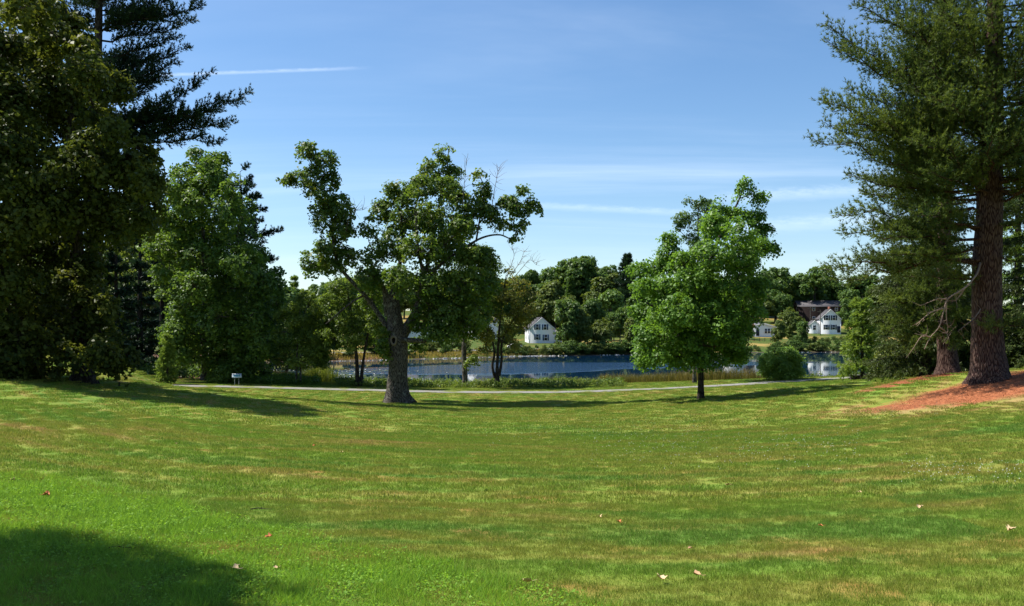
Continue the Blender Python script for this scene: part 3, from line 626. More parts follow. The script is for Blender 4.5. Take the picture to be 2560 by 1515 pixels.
for kd, px, d_, top, rel in FT + [
    (0,700,205,742,1.0),(1,770,212,735,1.1),(3,820,228,715,1.0),(0,862,240,700,1.1),(4,905,245,712,1.0),(1,950,262,705,1.1),(3,985,275,690,1.0),(0,1120,285,690,1.0),(4,1160,290,702,1.1),(1,1205,300,690,1.0),
    (0,1252,300,700,1.1),(3,1290,318,692,.9),(1,1388,300,700,1.0),(0,1375,305,712,1.0),(4,1425,285,735,.9),(1,1478,280,728,.9),(0,1500,318,690,1.0),(3,1512,335,668,.8),(1,1535,315,682,.9),(4,1560,275,762,1.0),(0,1600,285,742,1.1),
    (3,1640,300,720,1.0),(1,1690,300,705,1.1),(0,1750,310,700,1.1),(4,1800,315,692,1.0),(1,1850,320,690,1.0),(3,1905,330,684,.9),(0,1938,335,672,.9),(1,1985,340,700,1.0),(0,2160,330,690,1.1),(4,2220,320,700,1.1),(1,2290,320,690,1.1),(0,2370,320,680,1.1),
    (3,2080,352,696,.9),(1,640,190,735,1.1),(0,590,190,720,1.1),(4,540,200,725,1.1),(3,740,235,722,1.0),(0,1060,300,700,1.2),(1,1010,300,705,1.1),(4,1725,272,790,1.0),(0,1660,270,800,1.0),(0,1840,285,770,.9),(4,1345,300,745,.9)]:
    lft = px < 700 and d_ < 170
    far_tree(kd, px, d_, top, rel, LOOK[kd] + (' in the shaded wood behind the linden' if lft else ' in the mixed wood across the lake'), group='trees in the left wood' if lft else G_FAR)
far_tree(0, 1330, 325, 678, .62, 'small round dark tree top standing up from the far wood right of the dead twigs', name='tree')
far_tree(3, 1408, 322, 650, .85, 'broad round-headed tree topping the far wood, left one of the joined pair')
far_tree(0, 1460, 318, 645, .95, 'tall domed tree crowning the far wood, right one of the joined pair')
far_tree(2, 1527, 262, 722, 1.05, 'pale yellow green rounded tree in front of the dark far wood')
far_tree(0, 1535, 256, 800, 1.2, 'low dark rounded tree in front of the pale green tree across the lake')
far_tree(3, 2036, 335, 668, 1.0, 'domed tree with open branches on the skyline above the dark barn')
far_tree(4, 1975, 262, 765, .95, 'dark rounded tree on the far bank between the two right-hand white houses')
far_tree(7, 1872, 268, 808, .9, 'small russet leaved tree before the long low white house')
far_tree(2, 1416, 250, 800, .9, 'slender light green tree right of the blue shuttered house'); far_tree(6, 1440, 248, 790, .8, 'shaggy dark evergreen standing on the far bank right of the blue shuttered house', name='evergreen_tree')
far_tree(10, 1275, 246, 815, 1.2, 'yellow green small tree left of the blue shuttered house'); far_tree(6, 905, 240, 790, .9, 'narrow dark evergreen on the far bank seen between twin trunks', name='evergreen_tree')
for kd, px, d_, top, rel in [(8,1415,234,860,1),(8,1435,237,850,1),(8,1460,235,856,1),(9,1480,236,850,1),(9,1500,234,858,1),(8,1520,237,848,1),(8,1540,234.5,854,1),(8,1565,236,850,1),(8,1590,235,852,1),(9,1615,236,854,1),(9,1640,235,856,1),(8,1665,236,850,1),(8,1690,235,852,1),(9,1310,236,862,.9),(9,1335,235,870,.9),(9,1360,236,866,.9),(9,1388,235,862,1),(8,1212,238,872,.7),(8,1172,239,870,.6),
                             (8,870,240,868,.8),(9,800,240,860,.9),(8,760,232,856,1),(8,720,230,850,1),(8,1760,236,850,1),(9,1845,237,858,.8),(8,1890,237,862,.8),(8,1945,236,856,1),(8,1995,236,850,1.1),(9,2045,235,852,1.1),(8,2095,235,850,1),(8,2150,234,845,1),(8,2210,234,850,1),(8,1110,245,858,.6),(8,1020,243,864,.8),(9,1075,262,846,.8),(8,1130,268,840,.7),(9,1160,275,842,.7),(8,1235,262,846,.8),(9,1290,258,850,.7),(8,1050,270,838,.7),(9,960,262,846,.8),(8,930,258,852,.8),(8,1255,250,858,.7),(9,1400,258,850,.7)] + [(8 + (k % 3 == 1), 1244 + k*21 + (k*7 % 9), 234 + (k*5 % 7)*.9, (864 if 1244+k*21 < 1400 else 852 if 1244+k*21 < 1720 else 864 if 1244+k*21 < 1935 else 850) + (k*11 % 8), .9) for k in range(40)] + [(8 + k % 2, 1985 + k*17, 272 + (k*13 % 20), 838 + (k*5 % 7), .8) for k in range(8)] + [(9 - k % 2, 1285 + k*19, 282 + (k*13 % 16), 859 + (k*5 % 6), .7) for k in range(7)] + [(8 + k % 2, 1850 + k*18, 268 + (k*9 % 14), 856 + (k*5 % 6), .7) for k in range(6)]:
    x_ = 0.
    for _ in range(8): dd_ = float(far_y(x_)) + 1.2 + (d_-234)*.5; x_ = (px-1280)/F*dd_
    d_ = dd_
    far_tree(kd, px, d_, top, rel, 'dark leafy bush on the bank of the far shore', 'bush', 'bush', 'bushes lining the far shore')
for kd, px, off, top, rel in [(0,1418,9,752,.8),(4,1422,16,742,.8),(1,1452,8,770,.8),(0,1484,14,750,.8),(4,1512,7,790,.9),(3,1550,18,770,.8),(1,1585,8,790,.9),(0,1618,14,770,.9),(4,1655,8,800,.9),(0,1700,10,790,1),(1,1745,8,800,1),(4,1800,10,800,1),(0,690,6,770,1),(4,722,9,790,1),(0,765,6,800,1),(1,800,10,770,1),(0,835,9,800,.8),(3,935,12,770,.9),(1,985,10,790,.9),(4,1105,30,800,.8),(0,1150,34,790,.8),(1,1255,14,800,.8),(1,1945,14,800,.9),(0,2005,10,805,.9),(0,2160,10,770,1),(1,2210,12,780,1)]:
    x_ = 0.
    for _ in range(8): dd_ = float(far_y(x_)) + off; x_ = (px-1280)/F*dd_
    far_tree(kd, px, dd_, top, rel, LOOK[kd] + ' standing close to the far waterline', group='trees along the far waterline')
for k_, ok in enumerate(used):
    if not ok:
        for o_ in KINDS[k_]: bpy.data.objects.remove(o_)

# ------------------------------------------------------------------ the old maple in the middle of the lawn
mp, loc, k_ = broadleaf('maple_tree', 'old gnarled maple with thick hollow trunk and ragged three-part crown on the lawn', 'tree', 62, 994,
    [(994,1003,25),(993,985,25),(994,950,24.5),(995,900,23.5),(995,860,24),(990,825,22),(986,790,18),(982,755,15.5),(981,735,13)],
    [[(972,790,11),(967,755,9),(962,728,6),(952,704,4),(927,684,2.5)],
     [(1002,845,15),(1022,812,12),(1040,778,10),(1050,745,8),(1058,700,6),(1075,640,4.5,.5),(1092,545,3,.5),(1115,440,2,.3),(1122,372,1,0)],
     [(1005,850,7,-.5),(1035,851,6,-.9),(1062,852,5.5,-1.1),(1095,836,5,-1.2),(1128,813,4,-1.2),(1175,795,2.5,-1)],
     [(968,818,7),(945,783,6,.3),(912,738,5,.4),(878,702,4.6,.4),(846,662,4.2,.3),(834,612,3.4,.2),(826,520,2.4,.1),(800,450,1.6,0),(770,390,1,0)],
     [(910,738,3,-.2),(885,752,2.4,-.5),(855,775,2,-.8),(815,810,1,-1)],
     [(1056,705,5),(1110,655,3.4,-.3),(1172,612,2.8,-.4),(1212,592,2.4,-.4),(1250,587,1.9,-.3),(1284,598,1.3,-.2),(1300,570,.9,0)],
     [(981,745,9),(992,690,6,.8),(1008,610,4,1),(1000,530,3,.8),(972,470,1.5,.6)],
     [(1062,700,5,-1),(1045,620,3.5,-1.6),(1040,540,2.5,-1.8)], [(1190,604,2.4),(1200,545,2,.1),(1212,480,1.4,.1),(1200,440,1)]],
    [(765,378,26,24,0),(812,405,30,30,0),(722,448,22,13,0),(770,440,38,32,0),(825,450,22,24,.3),(800,500,42,34,0),(850,520,36,36,.2),(812,550,30,34,-.3),(852,575,36,32,.3),(835,610,42,24,0),(790,645,36,24,-.4),(775,670,22,16,-.4),(868,640,26,26,.2),(830,665,30,22,.4),
     (1112,385,24,28,0),(1085,425,36,30,0),(1140,420,22,20,.2),(1060,470,40,34),(1120,475,36,34),(975,480,22,24,0),(1005,480,30,26),(960,525,30,32),(1015,540,50,44),(1085,545,52,44),(1150,500,26,32),(1155,560,36,36),(920,570,24,28,0),(930,625,34,38),(985,610,46,42),(1050,620,52,44),(1120,620,54,46),
     (1185,640,42,32),(1220,650,26,28,0),(925,690,34,34),(1000,700,44,34),(1090,700,56,44),(1165,710,56,46),(1215,710,32,40),(930,745,34,34),(1075,765,46,40),(1140,775,56,42),(1195,775,36,36),(1060,805,36,26),(1105,830,46,20),(1165,820,40,24),(955,850,14,34,-.8),(962,885,11,20,-.9),(1040,870,20,28,1.2),
     (1198,436,14,11,0),(1205,475,22,24,0),(1190,515,30,28,0),(1225,530,28,26,0),(1270,505,26,18,0),(1318,475,30,12,0),(1290,520,30,26,0),(1332,520,20,28,0),(1305,560,24,18,0),(1262,560,24,18,0),(1290,595,14,14,0)],
    M['maple'], M['bark_maple'], .22, 3300, 24, .40, .5, -.34, 3.4, 4, None, None, .95, 1, [[(1225,560),(1232,500),(1240,455),(1248,420)], [(862,600),(868,560),(880,530),(905,525)], [(1155,520),(1160,470),(1165,415)]], .012, 26)
hm = MB(); hc = loc(984, 851, -.66); th = np.arange(14)/14*6.283
ring = lambda rx, rz, y: np.stack([hc[0] + np.cos(th)*rx*(1+.12*np.sin(3*th)), np.full(14, hc[1]+y), hc[2] + np.sin(th)*rz*(1+.1*np.cos(2*th))], 1)
V = np.concatenate([ring(.26, .42, .12), ring(.24, .40, -.09), ring(.15, .27, -.12), ring(.10, .2, .05)]); a = np.arange(14); a2 = (a+1) % 14
hm.add(V, np.concatenate([np.stack([r_*14+a, r_*14+a2, (r_+1)*14+a2, (r_+1)*14+a], 1) for r_ in range(3)])); kh = hm.build('knot_hole_rim', M['callus'], mp, True)
V = np.concatenate([ring(.13, .24, .0), [[hc[0], hc[1]+.02, hc[2]]]]); MB().add(V, [(q, (q+1) % 14, 14) for q in range(14)]).build('knot_hole_shade', M['hole'], kh)  # black disc paints the shade inside the trunk's hole

# the full green tree right of it
broadleaf('pin_oak_tree', 'dense bright green tree with a low spreading crown and one leaning top on the lawn', 'tree', 58, 1752,
    [(1752,988,8.5),(1752,960,7.6),(1752,900,7.2),(1754,820,6.5),(1762,720,5.5),(1780,640,4.6),(1810,570,3.6),(1845,505,2.2),(1862,455,1)], [[(1760,700,3.5),(1720,650,2.8),(1680,605,1.4)], [(1754,840,4),(1690,800,3),(1620,760,1.3)]],
    [(1863,462,17,15,0),(1862,492,28,20,0),(1905,492,20,12,0),(1845,525,32,26,0),(1885,540,26,20,.3),(1800,525,22,30,0),(1790,570,34,34),(1850,575,40,34),(1908,575,20,15,0),(1890,615,32,24),(1930,618,18,12,0),(1675,598,18,17,0),(1672,632,28,20,0),(1600,676,30,18,0),(1640,668,38,24),(1710,665,46,34),(1780,640,48,40),(1850,650,50,40),
     (1605,720,30,22),(1660,725,48,36),(1740,730,56,42),(1820,725,56,44),(1890,720,30,36),(1610,775,32,30),(1670,785,50,40),(1750,795,56,44),(1830,790,56,44),(1885,790,26,36),(1615,835,32,30),(1680,840,50,40),(1760,850,56,40),(1835,850,44,40),(1605,880,24,26),(1640,895,32,20),(1700,892,46,22),(1770,895,52,20),(1840,885,34,26),(1605,905,18,12,0),(1690,780,50,44,-3.6),(1790,800,50,44,-3.8),(1740,700,50,40,-3.0)],
    M['oak'], M['bark_dark'], .20, 3400, 25, .44, .5, -.3, 3.6, 9, None, None, .35, 1)
broadleaf('tall_tree', 'darker slim tree rising behind the dense bright green lawn tree', 'tree', 81, 1736, [(1736,955,5),(1736,900,4.2),(1738,780,4),(1745,640,3),(1745,520,1.4)], [],
    [(1735,503,34,12,0),(1760,515,24,18,0),(1712,548,30,18,0),(1694,566,16,9,0),(1740,555,30,26,0),(1775,570,28,34),(1728,596,24,16,0),(1750,620,28,24),(1765,670,36,36),(1740,720,46,40),(1780,760,46,40)], M['far_a'], M['bark_grey'], .2, 620, 22, .42, .5, -.25, 2.2, 10)

# ------------------------------------------------------------------ left side trees
broadleaf('linden_tree', 'huge dark linden with foliage sweeping to the ground, shading the lawn', 'tree', 45, 205,
    [(205,964,30),(207,940,25),(206,900,23),(202,820,21),(196,700,18),(190,560,14),(180,420,11),(175,280,8),(170,140,5),(165,20,2)], [],
    [(60,20,60,50),(150,30,26,40,0),(185,60,24,34,0),(120,110,60,55),(200,120,36,36),(40,130,70,60),(225,95,14,20,0),(215,180,50,44),(275,190,30,26,0),(300,215,22,24,0),(130,210,70,60),(30,240,80,70),(290,262,38,36,0),(220,270,60,55),(120,310,80,65),(20,340,80,75),(280,320,34,30),(350,372,36,26,0),(372,400,22,26,0),
     (320,420,50,45),(230,390,70,60),(120,420,80,65),(20,450,80,75),(365,450,38,40),(385,500,22,34,0),(310,500,60,50),(210,510,80,60),(100,530,80,65),(10,560,80,75),(350,545,44,36),(280,580,50,46),(190,610,64,55),(80,640,80,65),(0,680,80,75),(230,670,24,36,0),(190,690,50,50),(120,740,70,60),(30,780,70,70),(225,740,40,40),(268,760,22,28,-1.5),(240,800,44,40),(150,830,64,50),
     (60,850,60,55),(280,850,40,34,-1.5),(315,888,24,26,-1.5),(250,880,50,34),(170,880,30,24,-3),(80,905,50,36),(20,910,50,50),(0,950,40,36,-2),(60,945,30,20,-2.5),(285,905,34,22,-1),(30,965,24,14,-2.5),(130,915,30,14,-2),
     (-90,200,110,130),(-100,420,130,130),(-110,640,130,130),(-110,840,120,100),(-60,60,90,80)],
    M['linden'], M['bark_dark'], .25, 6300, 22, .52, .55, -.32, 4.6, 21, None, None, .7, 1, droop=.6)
tr2 = broadleaf('woodland_tree', 'tall full broadleaf tree at the wood edge, lit on its left, above the woodland path', 'tree', 84, 510,
    [(510,966,7.5),(510,900,6),(510,760,5.4),(508,600,4.2),(505,480,2.6),(500,390,1)], [],
    [(495,385,22,16,0),(552,390,20,14,0),(520,410,30,22),(455,425,24,20,0),(470,450,36,30),(540,450,40,34),(585,465,22,28),(430,485,30,30),(495,500,54,44),(570,520,44,44),(615,530,20,34,0),(410,540,28,24),(450,560,50,44),(530,580,60,50),(610,590,34,44),(385,590,24,18,0),(385,620,24,18),(430,620,46,36),(510,650,64,50),(600,660,54,50),(650,640,22,36,0),(420,680,36,32),(480,710,56,46),(570,720,64,50),(650,710,40,46),(690,700,20,34,0),
     (415,735,26,22),(460,770,46,40),(550,790,60,48),(630,790,56,48),(690,760,24,44,0),(440,830,40,34),(510,850,50,40),(590,850,56,44),(660,850,40,46),(450,885,40,24),(540,900,50,28),(620,905,56,30),(690,830,22,50,0),(565,925,50,22),(640,925,40,18),(440,845,30,34,-3)],
    M['wood_tree'], M['bark_grey'], .30, 3600, 24, .62, .5, -.3, 4.4, 31)
G_W = 'dark conifers in the left wood'; 
def conifer_tree(name, label, px, d, top, wpx, mat, seed, group=None, tone=.4, low=.06, step=.75, droop=.15, lean=0., nb=5, nl=.2, nw=.035, hang=.1, cat='tree', power=.75):
    x = (px-1280)/F*d; z = gz1(x, d); H = (HY-top)/F*d - z; wd = wpx/F*d; root = empty(name, (x, d, z), 0, label, cat, group); s = Conifer(seed); rng = s.rng
    s.w.tube(smooth_path([(0,0,-.3),(0,0,H*.3),(lean*.5,0,H*.7),(lean,0,H)], 4), np.linspace(H*.018+.05, .02, 13), 10, .06, .25, seed)
    zz = H*low
    while zz < H*.985:
        f = zz/H; Rr = wd*(1-f)**power + .15
        for k in range(nb):
            a = rng.uniform(0, 6.283); r_ = Rr*rng.uniform(.6, 1.1); A = (lean*f, 0, zz + rng.uniform(-.2, .2)); e = (A[0]+math.cos(a)*r_, math.sin(a)*r_, A[2] + r_*(-droop + rng.normal()*.1 + .25*f))
            s.bough(A, e, r_*.42+.12, .06, .012+.007*r_, .30*(d/60), .16*(d/60), .15, hang, .2, tone)
        zz += step*rng.uniform(.8, 1.2)
    s.finish(root, mat, M['bark_dark'], nl*1.2*d/60, nw*2.0*d/60, 6, .55); return root
conifer_tree('conifer', 'lone pointed conifer rising above the wood, beside the twisted arm of the old maple', 735, 218, 684, 34, M['hemlock'], 55, None, .35, .1, 1.6, -.1, 0, 5, .2, .03, 0, power=.9)
conifer_tree('spruce_tree', 'tall dark spruce with pointed top beside the bright green lawn tree', 1568, 306, 632, 62, M['pine_dark'], 56, None, .5, .1, 1.5, .15, 0, 8, .2, .03, .2, power=.85)
for q, (px, d_, top, wp, sd) in enumerate([(290, 92, 520, 60, 41), (350, 98, 470, 60, 42), (235, 90, 560, 60, 43), (405, 106, 500, 55, 44), (640, 104, 700, 60, 45), (585, 108, 600, 60, 46), (170, 96, 500, 70, 47), (460, 112, 560, 60, 48)]):
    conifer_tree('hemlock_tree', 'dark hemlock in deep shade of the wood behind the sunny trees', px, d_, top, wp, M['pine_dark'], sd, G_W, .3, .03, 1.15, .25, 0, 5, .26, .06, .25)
conifer_tree('pine_sapling', 'small bushy pine sapling at the foot of the tall wood-edge tree', 418, 77, 838, 25, M['hemlock'], 51, None, .55, .05, .3, -.15, 0, 6, .14, .03, 0)
# white pine reaching out over the linden
def hero_pine(name, label, bpx, d, trunk, boughs, fill, mat, bark, seed, nl=.17, nw=.02, sides=20, flare=.45, k=7, base_d=0., st=.22):
    x = (bpx-1280)/F*d; z = gz1(x, d); root = empty(name, (x, d, z), 0, label, 'tree'); kk = d/F; s = Conifer(seed); rng = s.rng
    loc = lambda px, py, do=0.: np.array([(px-1280)/F*(d+do) - x, do, (HY-py)/F*(d+do) - z])
    tp = np.array([loc(q[0], q[1]) for q in trunk]); tp[0][2] = -.3; sp2 = smooth_path(tp, 8); rr = np.interp(np.linspace(0, 1, len(sp2)), np.linspace(0, 1, len(trunk)), [q[2]*kk for q in trunk])
    s.w.tube(sp2, rr, sides, .10, flare, seed)
    for q in boughs:
        a, b_ = loc(*q[0]), loc(*q[1]); w_ = q[2]*kk; s.bough(a, b_, w_, q[3] if len(q) > 3 else .08, .025 + .008*np.linalg.norm(b_-a), .2, .11, st, 0, .35, q[4] if len(q) > 4 else .5, .9)
    for q in range(fill[0]):
        zz = rng.uniform(fill[1], fill[2]); i_ = int(np.argmin(np.abs(sp2[:, 2]-zz))); a = rng.uniform(fill[4], fill[5]); r_ = fill[3]*rng.uniform(.5, 1.05)*(1 - .5*(zz-fill[1])/(fill[2]-fill[1]))
        e = sp2[i_] + np.array([math.cos(a)*r_, math.sin(a)*r_, r_*rng.uniform(.0, .4)]); s.bough(sp2[i_], e, r_*.32, .1, .02 + .008*r_, .26, .14, st, 0, .35, rng.uniform(.3, .6), .8)
    s.finish(root, mat, bark, nl, nw, k, .5); return root, loc, s
hero_pine('white_pine', 'tall dark white pine thrusting layered boughs out beyond the linden against the sky', 235, 58, [(235,950,22),(236,800,19),(238,600,16),(240,400,13),(244,200,10),(248,0,8),(252,-200,5),(255,-380,1)],
    [((246,70),(507,14,-1),62,.02,.4),((246,100),(489,56,1),52,.02,.35),((245,90),(430,-10,0),60,.0,.4),((245,150),(452,92,-1),40,.03,.3),((244,190),(474,120,.5),46,.03,.3),((243,220),(447,156,-.5),42,.05,.4),((243,240),(425,186,.6),38,.06,.3),((242,260),(383,217,0),30,.05,.3),
     ((241,330),(442,228,-1.5),44,.08,.6),((241,345),(532,180,0),54,.10,.35),((241,350),(632,226,0),70,.09,.3),((241,340),(592,305,1),56,.02,.3),((241,350),(555,350,-.6),44,.0,.3),((243,300),(500,290,2),60,.04,.25),((246,40),(400,40,1.5),60,.0,.3),((246,150),(400,150,2),60,.03,.25),((242,300),(560,262,-.6),44,.06,.35),((247,-20),(480,-60,0),60,0,.3),((243,200),(380,200,2),60,.03,.25)],
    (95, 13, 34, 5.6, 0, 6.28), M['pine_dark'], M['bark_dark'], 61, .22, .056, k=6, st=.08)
hero_pine('white_pine', 'white pine behind the wood-edge tree, bough tips showing at its right side', 606, 94, [(606,960,9),(606,700,7),(604,520,4),(602,460,1.5),(600,430,.5)],
    [((603,500),(652,492,0),16,.02,.4),((603,470),(632,440,0),14,.02,.4),((603,530),(664,524,0),18,.02,.4),((604,560),(657,550,.5),18,.03,.4),((604,600),(706,572,0),20,.05,.35),((605,640),(690,650,.5),26,.03,.35),((604,580),(640,590,-.5),24,.03,.3),((600,430),(622,412,0),12,.02,.4),((605,680),(700,690,0),26,.02,.3),((605,540),(560,470,-1),30,0,.4)],
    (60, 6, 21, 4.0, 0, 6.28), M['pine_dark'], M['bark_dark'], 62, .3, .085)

# ------------------------------------------------------------------ slim trees on the near shore
G_S = None
broadleaf('slim_tree', 'small layered twin-stemmed tree beside the tall reeds on the near shore', 'tree', 80, 746, [(741,960,2.6),(742,900,2.2),(746,820,1.6),(755,730,.8)], [[(752,958,2.3),(752,890,2),(758,800,1.4),(775,750,.7)]],
    [(760,742,26,16,0),(730,765,26,16),(785,765,26,18),(705,790,22,12,0),(750,800,40,20),(800,800,28,22),(715,830,34,16),(770,840,44,20),(825,830,22,22,0),(725,870,36,16),(790,875,40,20),(695,900,24,10,0),(745,905,36,12),(800,900,26,14)], M['shore_tree'], M['bark_grey'], .2, 1050, 22, .42, .5, -.25, 2.2, 71, None, None, .25)
broadleaf('slim_tree', 'twin-trunked tree leaning apart on the near shore left of the old maple', 'tree', 79, 896, [(893,972,6),(893,930,5),(890,880,4),(880,800,2.6),(868,720,1.2)], [[(901,970,5.5),(906,920,3.8),(914,865,3),(928,790,2),(930,720,1)]],
    [(850,715,34,24,0),(890,705,34,24),(925,720,34,28),(820,755,28,22),(865,760,40,28),(920,765,42,32),(830,800,32,24),(880,810,44,30),(940,810,28,30),(815,840,26,18),(865,855,40,20),(925,855,36,22),(945,760,24,30)], M['shore_tree'], M['bark_dark'], .2, 1200, 22, .42, .5, -.25, 2.4, 72, None, None, .3)
broadleaf('slim_tree', 'straight lichened single-trunk tree on the near shore behind the maple crown', 'tree', 80, 1163, [(1163,970,7.5),(1162,930,6.5),(1160,880,6),(1162,830,5),(1170,780,4),(1180,700,2.6),(1195,640,1)], [[(1161,850,3.5),(1142,800,2.6),(1128,760,1.2)], [(1166,800,3),(1195,770,2),(1225,740,1)]],
    [(1200,632,34,20,0),(1170,665,36,26),(1225,672,30,26),(1160,710,36,30),(1215,715,36,30),(1135,750,30,26),(1185,755,42,30),(1235,765,24,26),(1140,795,30,20),(1200,800,34,22),(1178,908,16,10,-.6),(1186,895,12,10,-.5)], M['shore_tree'], M['bark_grey'], .2, 850, 22, .42, .5, -.2, 2.2, 73, None, None, .3)
broadleaf('slim_tree', 'three-stemmed olive leaved tree on the near shore with bare twigs on top', 'tree', 80, 1243, [(1243,972,8),(1243,950,6.5),(1243,915,3.6),(1246,860,3.2),(1252,780,2.4),(1265,690,1)], [[(1238,945,4),(1231,915,3),(1236,880,2.6),(1225,830,2),(1215,790,1)], [(1248,940,4),(1254,900,3),(1256,850,2.4),(1290,790,1.6),(1320,750,.8)]],
    [(1262,685,26,18,0),(1240,712,30,20),(1290,712,34,18),(1325,735,34,14,0),(1220,740,26,20),(1270,750,40,24),(1345,765,28,14,0),(1310,780,40,20),(1235,790,36,24),(1285,815,44,20),(1210,835,28,16),(1250,850,40,16),(1215,870,26,10),(1278,868,26,10)], M['olive'], M['bark_dark'], .2, 800, 18, .42, .5, -.15, 2.4, 74, None, None, .3,
    1, [[(1265,700),(1275,670),(1285,640),(1280,618)], [(1280,700),(1305,670),(1325,650),(1340,662)], [(1275,690),(1300,655),(1310,630)]])
broadleaf('small_tree', 'small dark-trunked tree standing in golden grass left of the reeds', 'tree', 96, 658, [(658,940,4.5),(658,900,3.8),(660,840,3),(660,780,1)], [], [(660,800,40,26),(640,840,40,24),(690,845,36,24),(655,870,50,18)], M['wood_tree'], M['bark_dark'], .24, 420, 20, .5, .5, -.3, 2.2, 75, None, None, .3)
broadleaf('small_tree', 'small tree with reddish stem in golden grass beside the reeds', 'tree', 98, 716, [(716,938,4.5),(716,905,3.6),(715,850,2.6),(712,800,1)], [], [(715,815,30,20),(700,850,34,18),(735,855,30,20),(715,880,34,14)], M['shore_tree'], M['bark_pine'], .24, 360, 20, .45, .5, -.3, 2, 76, None, None, .3)
def bush(name, label, d, bpx, lobes, mat, n, leaf, seed, crad=.35, cat='bush', group=None, ds=1.6):
    b0 = HY - gz1((bpx-1280)/F*d, d)*F/d
    return broadleaf(name, label, cat, d, bpx, [(bpx, b0, 2), (bpx, b0-12, 1.6), (bpx, b0-28, .8)], [], lobes, mat, M['bark_dark'], leaf, n, 22, crad, .6, -.4, ds, seed, group, None, .1)
bush('round_bush', 'rounded green bush alone on the lake edge right of the lawn tree', 81, 1952, [(1940,885,26,18),(1965,880,24,14),(1918,905,22,20),(1955,905,34,24),(1990,900,20,20),(1920,930,22,14),(1955,932,36,14),(1990,928,20,14),(1978,890,20,18)], M['shrub'], 900, .17, 81)
bush('leafy_shrub', 'yellow green leafy shrub thicket at the lawn edge left of the second pine trunk', 58, 2262, [(2222,905,26,18),(2250,885,26,18),(2285,880,26,18),(2235,925,30,14),(2275,915,32,20),(2315,900,26,22),(2330,920,24,14),(2300,930,30,10),(2210,885,16,14)], M['yellow_shrub'], 900, .15, 82)
bush('leafy_shrub', 'shrub between the two pine trunks in dappled light', 54, 2415, [(2395,890,26,18),(2425,880,26,20),(2410,915,30,16),(2440,910,26,18)], M['shrub'], 420, .14, 83)
bush('leafy_shrub', 'yellow green shrub beyond the big pine trunk on its shaded side', 52, 2545, [(2530,850,30,20),(2560,860,30,24),(2535,885,30,22),(2570,895,30,22),(2540,915,34,16)], M['yellow_shrub'], 500, .14, 84)
conifer_tree('hemlock_tree', 'light green feathery hemlock by the water left of the drooping spruce', 2156, 74, 735, 62, M['hemlock'], 85, None, .6, .12, .5, .12, 0, 7, .2, .04, .1, power=.6)
# ------------------------------------------------------------------ right-hand conifers
conifer_tree('norway_spruce', 'tall drooping spruce with hanging branchlets behind the big pine', 2318, 53, 60, 150, M['spruce'], 91, None, .5, .08, .55, .28, 0, 9, .2, .032, .75, power=.55)
conifer_tree('hemlock_tree', 'shaggy hemlock behind the big pine on its shaded side', 2545, 62, 250, 90, M['hemlock'], 93, None, .4, .03, .8, .2, 0, 7, .2, .035, .3)
conifer_tree('norway_spruce', 'dark spruce filling the right edge behind the big pine', 2600, 50, -60, 150, M['spruce'], 92, None, .35, .04, .8, .25, 0, 7, .2, .035, .6, power=.55)
hero_pine('white_pine', 'second white pine with buttressed base behind the dead hanging branch', 2368, 46.5, [(2372,942,30),(2370,915,24),(2366,870,21),(2362,800,19),(2360,600,16),(2358,350,12),(2356,100,8),(2354,-150,4),(2354,-260,1)],
    [((2363,800),(2262,880,-2.5),46,.0,.5),((2363,810),(2300,850,-3),50,.0,.5),((2363,790),(2245,850,-1.5),44,.02,.5),((2363,815),(2390,868,-3.2),46,.0,.5),((2362,700),(2160,640,-1),70,.06,.5),((2362,720),(2290,730,-3),70,.02,.5),((2362,760),(2330,790,-3.2),60,.02,.5),((2362,690),(2400,740,-3),60,.02,.45),((2362,740),(2220,760,-2),70,.02,.55),((2362,660),(2300,660,-3),70,.02,.5),((2362,640),(2380,660,-3.2),60,.02,.45),((2362,770),(2400,800,-3),60,.0,.45),((2362,780),(2200,820,-2),60,.02,.55),((2362,600),(2200,560,-1.5),70,.05,.5)], (60, 9, 22, 4.5, 0, 6.28), M['pine'], M['bark_pine'], 95, .21, .04)
